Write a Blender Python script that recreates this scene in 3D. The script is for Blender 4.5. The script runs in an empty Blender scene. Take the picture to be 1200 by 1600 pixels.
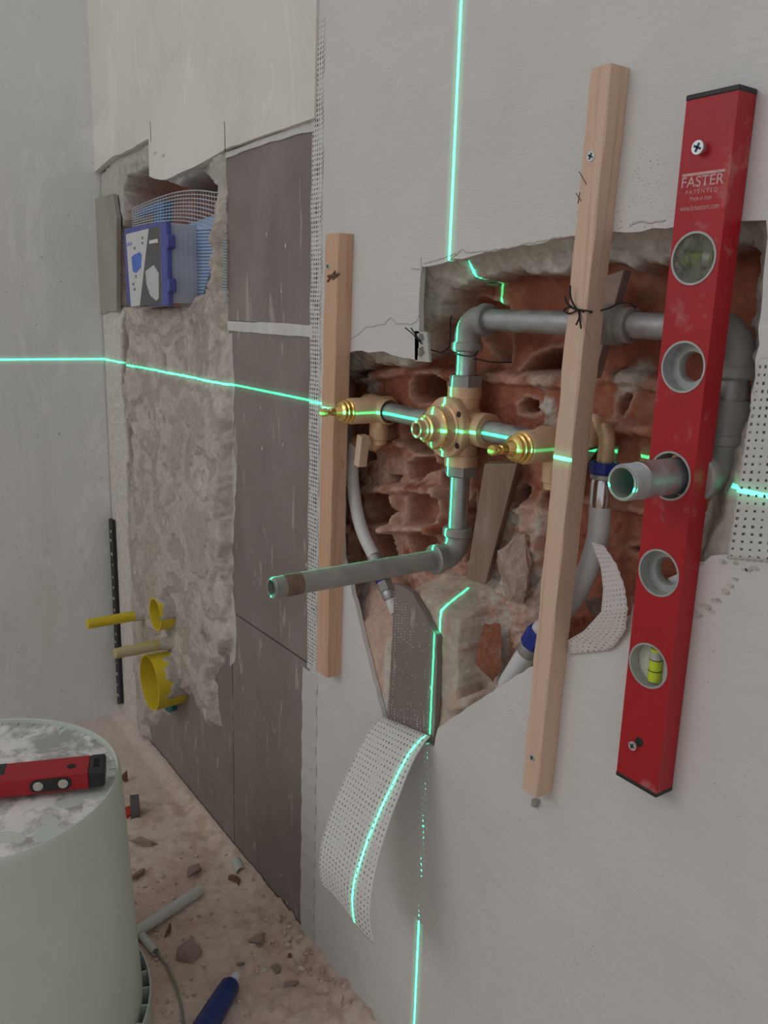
import bpy, bmesh, math, random
import numpy as np
from mathutils import Vector, Matrix
from mathutils.geometry import tessellate_polygon
S = bpy.context.scene
C = S.collection
# ------------------------------------------------------------------ camera, world, lights, exposure
FOC = 1310.93
CR = np.array([0.56557172, 0.82415752, 0.02988342])
CU = np.array([-0.20741406, 0.10707859, 0.97237523])
CF = np.array([-0.79819048, 0.55614617, -0.23150248])
CP = np.array([0.0, -0.65, 1.128])
cam = bpy.data.objects.new('camera', bpy.data.cameras.new('camera'))
C.objects.link(cam)
cam.data.sensor_fit = 'VERTICAL'; cam.data.sensor_height = 36.0
cam.data.lens = FOC / 1600 * 36.0
cam.data.clip_start = 0.01
cam.matrix_world = Matrix(((CR[0], CU[0], -CF[0], CP[0]), (CR[1], CU[1], -CF[1], CP[1]), (CR[2], CU[2], -CF[2], CP[2]), (0, 0, 0, 1)))
S.camera = cam
S.view_settings.view_transform = 'Standard'
S.view_settings.look = 'None'
S.view_settings.gamma = 1.0
S.view_settings.use_curve_mapping = False
S.view_settings.exposure = 0.0
W = bpy.data.worlds.new('world'); S.world = W; W.use_nodes = True
bg = W.node_tree.nodes['Background']
bg.inputs[0].default_value = (0.99, 0.972, 0.968, 1); bg.inputs[1].default_value = 0.43
# daylight from a window far behind the camera, left of the wall
def area(name, loc, tgt, sx, sy, power, col):
    l = bpy.data.lights.new(name, 'AREA'); l.shape = 'RECTANGLE'; l.size = sx; l.size_y = sy
    l.energy = power; l.color = col
    o = bpy.data.objects.new(name, l); C.objects.link(o); o.location = loc
    o.rotation_euler = (Vector(tgt) - Vector(loc)).to_track_quat('-Z', 'Y').to_euler()
    return o
area('window_daylight', (-1.45, -3.2, 2.4), (-0.6, 0, 0.9), 1.8, 1.4, 17, (1.0, 0.985, 0.97))
# the self-levelling line laser: a point source throwing one level and one plumb sheet of green light
def laser():
    l = bpy.data.lights.new('line_laser', 'POINT'); l.energy = 1.0; l.shadow_soft_size = 0.0
    l.use_nodes = True
    nt = l.node_tree; nt.nodes.clear()
    N = nt.nodes.new; L = nt.links.new
    tc = N('ShaderNodeTexCoord'); sp = N('ShaderNodeSeparateXYZ'); L(tc.outputs['Normal'], sp.inputs[0])
    def line(sock, half):
        a = N('ShaderNodeMath'); a.operation = 'ABSOLUTE'; L(sock, a.inputs[0])
        core = N('ShaderNodeMapRange'); core.interpolation_type = 'SMOOTHSTEP'; L(a.outputs[0], core.inputs['Value'])
        core.inputs['From Min'].default_value = half * 0.55; core.inputs['From Max'].default_value = half * 1.25
        core.inputs['To Min'].default_value = 1.0; core.inputs['To Max'].default_value = 0.0
        halo = N('ShaderNodeMapRange'); halo.interpolation_type = 'SMOOTHSTEP'; L(a.outputs[0], halo.inputs['Value'])
        halo.inputs['From Min'].default_value = 0; halo.inputs['From Max'].default_value = half * 7
        halo.inputs['To Min'].default_value = 0.05; halo.inputs['To Max'].default_value = 0.0
        s = N('ShaderNodeMath'); s.operation = 'ADD'; L(core.outputs[0], s.inputs[0]); L(halo.outputs[0], s.inputs[1])
        return s.outputs[0]
    h = line(sp.outputs['Z'], LASER_HALF); v = line(sp.outputs['X'], LASER_HALF)
    m = N('ShaderNodeMath'); m.operation = 'MAXIMUM'; L(h, m.inputs[0]); L(v, m.inputs[1])
    mm = N('ShaderNodeMath'); mm.operation = 'MULTIPLY'; L(m.outputs[0], mm.inputs[0]); mm.inputs[1].default_value = LASER_POWER
    e = N('ShaderNodeEmission'); e.inputs[0].default_value = (0.022, 1.0, 0.46, 1); L(mm.outputs[0], e.inputs[1])
    o = N('ShaderNodeOutputLight'); L(e.outputs[0], o.inputs[0])
    ob = bpy.data.objects.new('line_laser', l); C.objects.link(ob)
    ob.location = (LX, -1.75, 0.990)
LASER_HALF = 0.00110; LASER_POWER = 950.0; LX = -0.8135
laser()

# ------------------------------------------------------------------ helpers
def ray(px, py): return CF + CR * (px - 600) / FOC - CU * (py - 800) / FOC
def P(px, py, y=0.0):
    r = ray(px, py); return CP + r * (y - CP[1]) / r[1]
def PZ(px, py, z=0.0):
    r = ray(px, py); return CP + r * (z - CP[2]) / r[2]
def PXx(px, py, x):
    r = ray(px, py); return CP + r * (x / r[0])
def xz(pts, y=0.0): return [(float(P(a, b, y)[0]), float(P(a, b, y)[2])) for a, b in pts]

class MB:
    def __init__(s): s.v = []; s.f = []; s.m = []; s.mi = 0
    def add(s, vs, fs):
        n = len(s.v); s.v += [tuple(map(float, v)) for v in vs]; s.f += [tuple(i + n for i in f) for f in fs]; s.m += [s.mi] * len(fs)
        return s
    def box(s, c, d, R=None):
        vs = []
        for i in (-.5, .5):
            for j in (-.5, .5):
                for k in (-.5, .5):
                    p = Vector((i * d[0], j * d[1], k * d[2]))
                    if R is not None: p = R @ p
                    vs.append(p + Vector(c))
        return s.add(vs, [(0, 1, 3, 2), (4, 6, 7, 5), (0, 4, 5, 1), (2, 3, 7, 6), (0, 2, 6, 4), (1, 5, 7, 3)])
    def tube(s, path, r, n=20, caps=True):
        path = [Vector(p) for p in path]; k = len(path)
        rs = r if isinstance(r, (list, tuple)) else [r] * k
        t0 = (path[1] - path[0]).normalized()
        up = Vector((0, 0, 1)) if abs(t0.z) < .9 else Vector((1, 0, 0))
        nrm = (up - t0 * up.dot(t0)).normalized()
        vs = []; fs = []
        for i, p in enumerate(path):
            t = (path[min(i + 1, k - 1)] - path[max(i - 1, 0)]).normalized()
            if t.length < .5: t = t0
            nrm = (nrm - t * nrm.dot(t)).normalized(); b = t.cross(nrm)
            for a in range(n):
                an = 2 * math.pi * a / n
                vs.append(p + (nrm * math.cos(an) + b * math.sin(an)) * rs[i])
        for i in range(k - 1):
            for a in range(n):
                a2 = (a + 1) % n
                fs.append((i * n + a, i * n + a2, (i + 1) * n + a2, (i + 1) * n + a))
        if caps:
            fs.append(tuple(range(n - 1, -1, -1))); fs.append(tuple((k - 1) * n + a for a in range(n)))
        return s.add(vs, fs)
    def lathe(s, prof, o, ax, n=40, close=False):
        # prof: (distance along axis, radius)
        o = Vector(o); ax = Vector(ax).normalized()
        up = Vector((0, 0, 1)) if abs(ax.z) < .9 else Vector((1, 0, 0))
        u = ax.cross(up).normalized(); w = ax.cross(u)
        vs = []; fs = []; k = len(prof)
        for (d, r) in prof:
            for a in range(n):
                an = 2 * math.pi * a / n
                vs.append(o + ax * d + (u * math.cos(an) + w * math.sin(an)) * max(r, 1e-5))
        for i in range(k - 1):
            for a in range(n):
                a2 = (a + 1) % n
                fs.append((i * n + a, i * n + a2, (i + 1) * n + a2, (i + 1) * n + a))
        if close:
            for a in range(n):
                a2 = (a + 1) % n
                fs.append(((k - 1) * n + a, (k - 1) * n + a2, a2, a))
        return s.add(vs, fs)
    def prism(s, outer, holes, y0, y1, fr=None):
        """polygon with holes in the x-z plane, pushed from y0 (front) to y1 (back)"""
        loops = [outer] + list(holes)
        tri = tessellate_polygon([[Vector((a, b, 0)) for a, b in lp] for lp in loops])
        flat = [p for lp in loops for p in lp]; n = len(flat)
        fr = fr or (lambda a, y, b: (a, y, b))
        vs = [fr(a, y0, b) for a, b in flat] + [fr(a, y1, b) for a, b in flat]
        fs = [tuple(t) for t in tri] + [tuple(i + n for i in t[::-1]) for t in tri]
        k = 0
        for lp in loops:
            m = len(lp)
            for i in range(m):
                j = (i + 1) % m; fs.append((k + i, k + j, k + j + n, k + i + n))
            k += m
        return s.add(vs, fs)
    def build(s, name, mats, parent=None, smooth=False, bevel=0, seg=2, autos=None, origin=None):
        me = bpy.data.meshes.new(name)
        if origin is not None:
            s.v = [(a - origin[0], b - origin[1], c - origin[2]) for a, b, c in s.v]
        me.from_pydata(s.v, [], s.f)
        bm = bmesh.new(); bm.from_mesh(me); bmesh.ops.recalc_face_normals(bm, faces=bm.faces); bm.to_mesh(me); bm.free()
        if not isinstance(mats, (list, tuple)): mats = [mats]
        for m in mats: me.materials.append(m)
        if max(s.m, default=0) > 0: me.polygons.foreach_set('material_index', s.m)
        if smooth:
            me.polygons.foreach_set('use_smooth', [True] * len(me.polygons))
            bm = bmesh.new(); bm.from_mesh(me)
            for e in bm.edges:
                if len(e.link_faces) == 2 and e.calc_face_angle(0) > math.radians(autos or 38): e.smooth = False
            bm.to_mesh(me); bm.free()
        me.update()
        o = bpy.data.objects.new(name, me); C.objects.link(o)
        if origin is not None: o.location = origin
        if bevel:
            b = o.modifiers.new('bevel', 'BEVEL'); b.width = bevel; b.segments = seg; b.limit_method = 'ANGLE'; b.angle_limit = math.radians(40)
        adopt(o, parent)
        return o
def adopt(o, parent):
    if parent is not None:
        o.parent = parent
        M = Matrix.Identity(4); q = parent; chain = []
        while q: chain.append(q); q = q.parent
        for q in reversed(chain): M = M @ q.matrix_parent_inverse @ q.matrix_basis
        o.matrix_parent_inverse = M.inverted()
def tag(o, label=None, cat=None, group=None, kind=None):
    for k, v in (('label', label), ('category', cat), ('group', group), ('kind', kind)):
        if v: o[k] = v
    return o
def thing(name, label=None, cat=None, loc=(0, 0, 0), group=None, kind=None):
    o = bpy.data.objects.new(name, None); C.objects.link(o); o.location = tuple(map(float, loc)); o.empty_display_size = .02
    return tag(o, label, cat, group, kind)

# ---- numpy noise
def vn(x, y, seed):
    xi = np.floor(x).astype(np.int64); yi = np.floor(y).astype(np.int64); fx = x - xi; fy = y - yi
    def h(a, b):
        n = (a * 374761393 + b * 668265263 + seed * 974634777) & 0xffffffff
        n = ((n ^ (n >> 13)) * 1274126177) & 0xffffffff
        return ((n ^ (n >> 16)) & 0xffff) / 65535.0
    u = fx * fx * (3 - 2 * fx); v = fy * fy * (3 - 2 * fy)
    return (h(xi, yi) * (1 - u) + h(xi + 1, yi) * u) * (1 - v) + (h(xi, yi + 1) * (1 - u) + h(xi + 1, yi + 1) * u) * v
def fbm(x, y, f, seed=1, o=4, g=.5):
    t = 0; a = 1; s = 0
    for i in range(o):
        t = t + a * vn(x * f + 31.7 * i, y * f + 17.3 * i, seed + i); s += a; a *= g; f *= 2.03
    return t / s * 2 - 1
def sdist(poly, X, Z):
    p = np.array(poly); q = np.roll(p, -1, 0)
    d = np.full(X.shape, 1e9); ins = np.zeros(X.shape, bool)
    for a, b in zip(p, q):
        e = b - a; wx = X - a[0]; wz = Z - a[1]
        t = np.clip((wx * e[0] + wz * e[1]) / (e @ e + 1e-12), 0, 1)
        d = np.minimum(d, (wx - e[0] * t) ** 2 + (wz - e[1] * t) ** 2)
        c = ((a[1] > Z) != (b[1] > Z))
        with np.errstate(divide='ignore', invalid='ignore'):
            ins ^= c & (X < (b[0] - a[0]) * (Z - a[1]) / (b[1] - a[1] + 1e-15) + a[0])
    d = np.sqrt(d)
    return np.where(ins, -d, d)
def ldist(line, X, Z):
    d = np.full(X.shape, 1e9); p = np.array(line)
    for a, b in zip(p[:-1], p[1:]):
        e = b - a; wx = X - a[0]; wz = Z - a[1]
        t = np.clip((wx * e[0] + wz * e[1]) / (e @ e + 1e-12), 0, 1)
        d = np.minimum(d, np.hypot(wx - e[0] * t, wz - e[1] * t))
    return d
def sstep(a, b, x):
    t = np.clip((x - a) / (b - a), 0, 1); return t * t * (3 - 2 * t)
def jag(pts, step, amp, seed, closed=True):
    rnd = random.Random(seed); out = []; n = len(pts)
    for i in range(n if closed else n - 1):
        a = pts[i]; b = pts[(i + 1) % n]; L = math.hypot(b[0] - a[0], b[1] - a[1]); k = max(1, int(L / step))
        out.append(a)
        for j in range(1, k):
            t = j / k; out.append((a[0] + (b[0] - a[0]) * t + rnd.uniform(-amp, amp), a[1] + (b[1] - a[1]) * t + rnd.uniform(-amp, amp)))
    if not closed: out.append(pts[-1])
    return out
def field(name, u0, u1, v0, v1, step, fn, mats, parent=None, horiz=False):
    """relief surface; fn(U,V) -> depth, colour, keep mask"""
    nu = int((u1 - u0) / step) + 1; nv = int((v1 - v0) / step) + 1
    u = np.linspace(u0, u1, nu); v = np.linspace(v0, v1, nv); U, V = np.meshgrid(u, v)
    Y, col, keep = fn(U, V)
    co = np.stack([U, V, Y] if horiz else [U, Y, V], -1).reshape(-1, 3)
    idx = np.arange(nu * nv).reshape(nv, nu)
    q = np.stack([idx[:-1, :-1], idx[:-1, 1:], idx[1:, 1:], idx[1:, :-1]], -1).reshape(-1, 4)
    kf = (keep[:-1, :-1] & keep[1:, 1:] & keep[1:, :-1] & keep[:-1, 1:]).reshape(-1); q = q[kf]
    used = np.unique(q); rm = np.full(nu * nv, -1); rm[used] = np.arange(len(used)); q = rm[q]
    me = bpy.data.meshes.new(name); me.vertices.add(len(used)); me.vertices.foreach_set('co', co[used].ravel().astype(np.float32))
    me.loops.add(len(q) * 4); me.loops.foreach_set('vertex_index', q.ravel().astype(np.int32))
    me.polygons.add(len(q)); me.polygons.foreach_set('loop_start', np.arange(0, len(q) * 4, 4, dtype=np.int32))
    me.update(calc_edges=True)
    me.polygons.foreach_set('use_smooth', [True] * len(q))
    ca = me.color_attributes.new('Col', 'FLOAT_COLOR', 'POINT')
    c4 = np.ones((len(used), 4), np.float32); c4[:, :3] = col.reshape(-1, 3)[used]; ca.data.foreach_set('color', c4.ravel())
    me.materials.append(mats); me.validate()
    o = bpy.data.objects.new(name, me); C.objects.link(o); adopt(o, parent); return o
def mixc(a, b, t): return np.array(a) * (1 - t[..., None]) + np.array(b) * t[..., None] if not isinstance(a, np.ndarray) or a.ndim == 1 else a * (1 - t[..., None]) + np.array(b) * t[..., None]

# ------------------------------------------------------------------ materials
class NT:
    def __init__(s, name):
        s.m = bpy.data.materials.new(name); s.m.use_nodes = True; s.t = s.m.node_tree
        s.b = s.t.nodes['Principled BSDF']; s.tc = s.t.nodes.new('ShaderNodeTexCoord')
    def n(s, ty, **k):
        o = s.t.nodes.new(ty)
        for a, b in k.items():
            setattr(o, a, b)
        return o
    def l(s, a, b): s.t.links.new(a, b)
    def coord(s, scale=(1, 1, 1), uv=False):
        mp = s.n('ShaderNodeMapping'); s.l(s.tc.outputs['UV' if uv else 'Object'], mp.inputs[0]); mp.inputs['Scale'].default_value = scale
        return mp.outputs[0]
    def noise(s, scale, detail=5, rough=.55, stretch=(1, 1, 1), dist=0):
        t = s.n('ShaderNodeTexNoise'); s.l(s.coord(stretch), t.inputs['Vector'])
        t.inputs['Scale'].default_value = scale; t.inputs['Detail'].default_value = detail; t.inputs['Roughness'].default_value = rough; t.inputs['Distortion'].default_value = dist
        return t.outputs[0]
    def ramp(s, fac, stops):
        r = s.n('ShaderNodeValToRGB'); s.l(fac, r.inputs[0]); e = r.color_ramp.elements
        while len(e) < len(stops): e.new(.5)
        for i, (p, c) in enumerate(stops):
            e[i].position = p; e[i].color = (c, c, c, 1) if isinstance(c, (int, float)) else (*c, 1)
        return r.outputs[0]
    def mix(s, fac, a, b, mode='MIX'):
        m = s.n('ShaderNodeMix', data_type='RGBA', blend_type=mode)
        for sock, v in ((m.inputs[0], fac), (m.inputs[6], a), (m.inputs[7], b)):
            if hasattr(v, 'is_linked') or hasattr(v, 'links'): s.l(v, sock)
            else: sock.default_value = v if isinstance(v, (int, float)) else (*v, 1)
        return m.outputs[2]
    def math(s, op, a, b=None, c=None):
        m = s.n('ShaderNodeMath', operation=op)
        for i, v in enumerate((a, b, c)):
            if v is None: continue
            if hasattr(v, 'links'): s.l(v, m.inputs[i])
            else: m.inputs[i].default_value = v
        return m.outputs[0]
    def bump(s, h, dist=.001, strength=1.0, prev=None):
        b = s.n('ShaderNodeBump'); s.l(h, b.inputs['Height']); b.inputs['Distance'].default_value = dist; b.inputs['Strength'].default_value = strength
        if prev: s.l(prev, b.inputs['Normal'])
        s.l(b.outputs[0], s.b.inputs['Normal']); return b.outputs[0]
    def col(s, v):
        if hasattr(v, 'links'): s.l(v, s.b.inputs['Base Color'])
        else: s.b.inputs['Base Color'].default_value = (*v, 1)
    def set(s, **k):
        for a, v in k.items():
            i = s.b.inputs[a.replace('_', ' ')]
            if hasattr(v, 'links'): s.l(v, i)
            else: i.default_value = v
        return s
def simple(name, c, rough=.6, metal=0, var=.12, sc=40, bump=0, spec=.5, dust=None, dustamt=.5, dsc=14):
    t = NT(name); n = t.noise(sc, 5, .6)
    lo = tuple(x * (1 - var) for x in c); hi = tuple(min(1, x * (1 + var)) for x in c)
    k = t.ramp(n, [(.3, lo), (.7, hi)])
    if dust:
        f = t.ramp(t.noise(dsc, 6, .65, dist=.3), [(1 - dustamt * .62, 0), (1 - dustamt * .62 + .12, 1)])
        k = t.mix(t.math('MULTIPLY', f, .55), k, dust)
    t.col(k); t.set(Roughness=rough, Metallic=metal, Specular_IOR_Level=spec)
    if bump: t.bump(t.noise(sc * 4, 6, .6), bump)
    return t.m

def m_board(name='white plasterboard'):
    t = NT(name)
    big = t.ramp(t.noise(3.2, 6, .6), [(.3, (.615, .60, .58)), (.7, (.70, .695, .68))])
    st = t.ramp(t.noise(9, 7, .7, dist=.5), [(.60, 0), (.75, .25)])
    k = t.mix(st, big, (.47, .46, .42))
    # faint rows of weave and small pinholes
    w = t.n('ShaderNodeTexWave', wave_type='BANDS', bands_direction='Z'); t.l(t.coord(), w.inputs[0]); w.inputs['Scale'].default_value = 95; w.inputs['Distortion'].default_value = 2.5; w.inputs['Detail Scale'].default_value = 3
    vo = t.n('ShaderNodeTexVoronoi'); t.l(t.coord((1, 1, 1.4)), vo.inputs['Vector']); vo.inputs['Scale'].default_value = 190
    pit = t.ramp(vo.outputs['Distance'], [(.10, 0), (.2, 1)])
    area_ = t.ramp(t.noise(7, 4, .6), [(.50, 0), (.66, 1)])
    pit2 = t.math('SUBTRACT', 1.0, t.math('MULTIPLY', t.math('SUBTRACT', 1.0, pit), area_))
    sp = t.ramp(t.noise(260, 2, .5), [(.26, 1), (.31, 0)])
    k = t.mix(t.math('MULTIPLY', t.math('SUBTRACT', 1.0, pit2), .45), k, (.36, .34, .31))
    k = t.mix(t.math('MULTIPLY', sp, .5), k, (.30, .27, .24))
    t.col(k); t.set(Roughness=.82, Specular_IOR_Level=.3)
    b = t.bump(w.outputs[0], .00012, .5)
    b = t.bump(pit2, .0006, 1, b); b = t.bump(t.noise(60, 4, .5, (.35, 1, 2.2)), .0007, 1, b); t.bump(t.noise(14, 5, .55), .003, 1, b)
    return t.m
def m_smooth(name, a, b_, stain=(.45, .43, .39), rough=.75, vert=True, speck=.29):
    t = NT(name)
    k = t.ramp(t.noise(2.2, 5, .6), [(.3, a), (.7, b_)])
    f = t.ramp(t.noise(6, 7, .65, (1, 1, .22) if vert else (1, 1, 1), .6), [(.52, 0), (.74, .6)])
    k = t.mix(f, k, stain)
    sm = t.ramp(t.noise(3.2, 5, .7, (1, 1, .5), 2.0), [(.58, 0), (.64, .8)])
    k = t.mix(t.math('MULTIPLY', sm, .4), k, tuple(min(1, x * 1.22) for x in b_))
    sp = t.ramp(t.noise(60, 3, .6), [(speck, .6), (speck + .04, 0)])
    k = t.mix(sp, k, (.2, .18, .16))
    t.col(k); t.set(Roughness=rough, Specular_IOR_Level=.3); t.bump(t.noise(25, 8, .6), .002)
    return t.m
def m_tile(name='brown tile'):
    t = NT(name)
    k = t.ramp(t.noise(5, 6, .6), [(.3, (.19, .152, .142)), (.7, (.24, .200, .187))])
    haze = t.ramp(t.noise(4, 6, .65, (1, 1, .45), 1.0), [(.42, 0), (.8, .55)])
    k = t.mix(haze, k, (.36, .32, .30))
    st = t.ramp(t.noise(22, 4, .55, (2.2, 1, .42), .4), [(.625, 0), (.68, .8)])
    k = t.mix(t.math('MULTIPLY', st, .7), k, (.48, .45, .42))
    vo = t.n('ShaderNodeTexVoronoi'); t.l(t.coord((1.4, 1, .75)), vo.inputs['Vector']); vo.inputs['Scale'].default_value = 26
    sp = t.ramp(vo.outputs['Distance'], [(.055, 1), (.085, 0)])
    pick = t.ramp(t.noise(8, 2, .5), [(.55, 0), (.6, 1)])
    k = t.mix(t.math('MULTIPLY', sp, pick), k, (.66, .62, .57))
    t.col(k); t.set(Roughness=t.ramp(t.noise(7, 4, .6), [(.3, .42), (.7, .62)]), Specular_IOR_Level=.4); t.bump(t.noise(40, 5, .6), .0005)
    return t.m
def m_wood(name, a, b_, gr):
    t = NT(name)
    k = t.ramp(t.noise(34, 6, .6, (1, 1, .06), .4), [(.3, a), (.72, b_)])
    g = t.ramp(t.noise(150, 3, .6, (1, 1, .025)), [(.55, 0), (.72, .5)])
    k = t.mix(g, k, gr)
    kn = t.ramp(t.noise(9, 4, .6, (1.5, 1.5, .9), 1.2), [(.67, 0), (.74, .65)])
    k = t.mix(kn, k, tuple(x * .45 for x in gr))
    du = t.ramp(t.noise(20, 5, .6, (1, 1, .5)), [(.55, 0), (.8, .45)]); k = t.mix(du, k, (.60, .55, .50))
    t.col(k); t.set(Roughness=.75, Specular_IOR_Level=.25); t.bump(t.noise(120, 5, .6, (1, 1, .05)), .0006)
    return t.m
def m_attr(name, rough=.9, bsc=170, bd=.0022, mott=.25):
    t = NT(name); a = t.n('ShaderNodeAttribute'); a.attribute_name = 'Col'
    k = t.mix(1.0, a.outputs['Color'], t.ramp(t.noise(90, 6, .65), [(.25, 1 - mott), (.75, 1 + mott)]), 'MULTIPLY')
    t.col(k); t.set(Roughness=rough, Specular_IOR_Level=.2); t.bump(t.noise(bsc, 7, .65), bd)
    return t.m
def m_metal(name, c, rough, dust, amt=.4, metal=.9):
    t = NT(name)
    k = t.ramp(t.noise(60, 5, .6, (1, 1, 1)), [(.3, tuple(x * .78 for x in c)), (.7, c)])
    f = t.ramp(t.noise(26, 6, .65, dist=.5), [(.5 - amt * .2, 0), (.78 - amt * .2, .8)])
    k = t.mix(f, k, dust); t.col(k)
    t.set(Metallic=t.math('MULTIPLY', t.math('SUBTRACT', 1.0, f), metal), Roughness=t.mix(f, (rough,) * 3, (.75,) * 3))
    t.bump(t.noise(200, 4, .6), .00025)
    return t.m
def m_perf(name, base, pitch, hole, cover=1.0, rough=.8):
    """sheet with rows of little openings, see-through where open (UV in metres)"""
    t = NT(name)
    sx = t.n('ShaderNodeSeparateXYZ'); t.l(t.tc.outputs['UV'], sx.inputs[0])
    def cell(o):
        return t.math('ABSOLUTE', t.math('SUBTRACT', t.math('FRACT', t.math('DIVIDE', o, pitch)), .5))
    m = t.math('MAXIMUM', cell(sx.outputs[0]), cell(sx.outputs[1]))
    nn = t.n('ShaderNodeTexNoise'); t.l(t.tc.outputs['UV'], nn.inputs['Vector']); nn.inputs['Scale'].default_value = 40; nn.inputs['Detail'].default_value = 5; nn.inputs['Roughness'].default_value = .7
    hs = t.math('MULTIPLY', t.ramp(nn.outputs[0], [(.5 - .22 * cover, 0), (.5 + .22 * (1.2 - cover) + .05, 1)]), hole)
    op = t.math('LESS_THAN', m, hs)
    t.col(t.ramp(nn.outputs[0], [(.2, tuple(x * .88 for x in base)), (.8, base)])); t.set(Roughness=rough, Specular_IOR_Level=.2)
    tr = t.n('ShaderNodeBsdfTransparent'); mx = t.n('ShaderNodeMixShader'); out = t.t.nodes['Material Output']
    t.l(op, mx.inputs[0]); t.l(t.b.outputs[0], mx.inputs[1]); t.l(tr.outputs[0], mx.inputs[2]); t.l(mx.outputs[0], out.inputs[0])
    dd = t.ramp(m, [(.14, 0), (.26, 1)]); t.bump(dd, .00025)
    return t.m
BOARD = m_board()
BOARD_EDGE = simple('grey board core', (.40, .39, .37), .9, 0, .2, 60, .001)
LEFTW = m_smooth('painted side wall', (.72, .745, .725), (.79, .80, .79), (.60, .60, .57), speck=.25)
BEIGE = m_smooth('cream skim board', (.72, .685, .645), (.78, .75, .715), (.64, .60, .56), vert=False, speck=.24)
TILE = m_tile()
GROUT = simple('dark grout', (.05, .045, .04), .9)
STRIPW = simple('white joint strip', (.62, .62, .61), .7, 0, .1, 30, .0005, dust=(.45, .43, .4), dustamt=.55)
REL = m_attr('mortar and brick relief')
FLOORM = m_attr('dusty floor screed', .95, 260, .001, .14)
WOOD = m_wood('pine batten', (.66, .47, .35), (.72, .54, .42), (.46, .29, .20))
WOODO = m_wood('orange pine batten', (.60, .37, .25), (.68, .45, .32), (.42, .23, .14))
WOODG = m_wood('weathered offcut wood', (.25, .165, .13), (.34, .24, .195), (.18, .115, .09))
GALV = m_metal('galvanised steel', (.50, .52, .54), .42, (.35, .33, .30), .35)
GALVD = m_metal('dull cast fitting', (.36, .37, .37), .55, (.38, .36, .32), .7, .7)
BRASS = m_metal('matt brass', (.86, .60, .37), .42, (.60, .42, .28), .4, .55)
BRASSG = m_metal('bright brass', (.95, .66, .22), .2, (.6, .42, .18), .05)
CHROME = simple('chrome', (.75, .75, .76), .18, 1, .05)
ZINC = simple('zinc screw', (.70, .76, .78), .3, .8, .1)
DARKC = simple('screw recess', (.02, .06, .08), .5)
RED = simple('red enamel', (.41, .006, .014), .42, 0, .10, 12, 0, .5, dust=(.55, .25, .23), dustamt=.66, dsc=22)
REDS = simple('red enamel scuffed', (.37, .012, .02), .45, 0, .12, 12, 0, .4, dust=(.30, .10, .09), dustamt=.66, dsc=40)
BLACK = simple('black plastic', (.018, .018, .02), .45, 0, .2, 30)
HOLEL = simple('raw aluminium ring', (.42, .44, .43), .5, .35, .15, 80, 0, dust=(.55, .53, .5), dustamt=.65)
WHITEP = simple('white plastic', (.66, .67, .68), .4, 0, .06, 30, dust=(.5, .45, .42), dustamt=.5)
PVC = simple('pale grey conduit', (.55, .56, .54), .5, 0, .08, 30, dust=(.45, .36, .31), dustamt=.55)
BLUEC = simple('blue collar', (.012, .03, .28), .4, 0, .15, 30)
YEL = simple('yellow plastic', (.66, .52, .025), .5, 0, .08, 30, dust=(.46, .42, .36), dustamt=.60)
YELD = simple('plastered yellow plastic', (.50, .41, .12), .7, 0, .15, 40, .0006, dust=(.5, .46, .42), dustamt=.9)
INK = simple('faded print', (.62, .36, .36), .6, 0, .15, 150)
WIRE = simple('black binding wire', (.02, .018, .018), .5, .5)
BUCK = simple('pale green plastic', (.56, .625, .56), .5, 0, .06, 6, 0, .5, dust=(.42, .40, .30), dustamt=.52, dsc=18)
LIDM = simple('plaster grime', (.78, .77, .75), .8, 0, .12, 10, .0015, dust=(.08, .08, .075), dustamt=.88, dsc=17)
def m_clear(name, c, alpha=.35, rough=.25):
    t = NT(name); t.col(c); t.set(Roughness=rough)
    t.set(Transmission_Weight=1 - alpha, IOR=1.2)
    return t.m
# ------------------------------------------------------------------ the main wall
wall = thing('wall_right', kind='structure', loc=(-1.1, .1, 0))
XL = -2.205
HOLE = xz([(534, 556), (556, 548), (575, 551), (600, 549), (622, 557), (640, 560), (652, 563), (654, 545), (655, 500), (656, 445), (658, 417),
           (700, 408), (735, 401), (800, 388), (880, 371), (960, 362), (1040, 357), (1130, 350), (1197, 344), (1196, 400), (1189, 490), (1180, 590),
           (1160, 720), (1140, 866), (1112, 868), (1088, 888), (1040, 905), (1000, 930), (985, 962), (960, 990), (930, 1008), (890, 1020), (826, 1043), (760, 1086), (684, 1138),
           (678, 1168), (606, 1133), (598, 1120), (590, 1090), (570, 1010), (548, 915), (534, 870)])
HOLE = jag(HOLE, .012, .0016, 5)
def board():
    ed = [(497, -120), (497, 0), (497, 560), (494, 900), (490, 1040)]
    left = [(P(a, b)[0], P(a, b)[2]) for a, b in ed] + [(-1.150, .52), (-1.146, .40), (-1.138, .2), (-1.132, .0)]
    left = jag([(float(a), float(b)) for a, b in left], .02, .0022, 9, False)
    outer = left + [(.25, 0.0), (.25, 2.1), (left[0][0], 2.1)]
    mb = MB(); mb.prism(outer, [HOLE], 0.0, .0075)
    o = mb.build('plasterboard', BOARD, wall)
board()
BR = xz([(692, 500), (690, 480), (703, 457), (716, 452), (722, 447), (747, 434), (790, 430), (800, 424), (832, 425), (860, 430), (882, 432), (897, 413), (925, 408), (960, 401), (978, 408), (988, 417), (1010, 408), (1040, 402),
         (1130, 386), (1172, 383), (1190, 402), (1180, 470), (1172, 540), (1166, 600), (1140, 680), (1118, 740), (1098, 800), (1075, 850), (1060, 930), (985, 965), (950, 985), (890, 1000), (830, 1040), (775, 1075), (745, 1085),
         (742, 1020), (752, 960), (735, 905), (690, 893), (640, 925), (602, 925), (560, 900), (536, 870), (534, 700), (536, 590), (580, 567), (650, 570), (664, 556), (676, 520)], .045)
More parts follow.
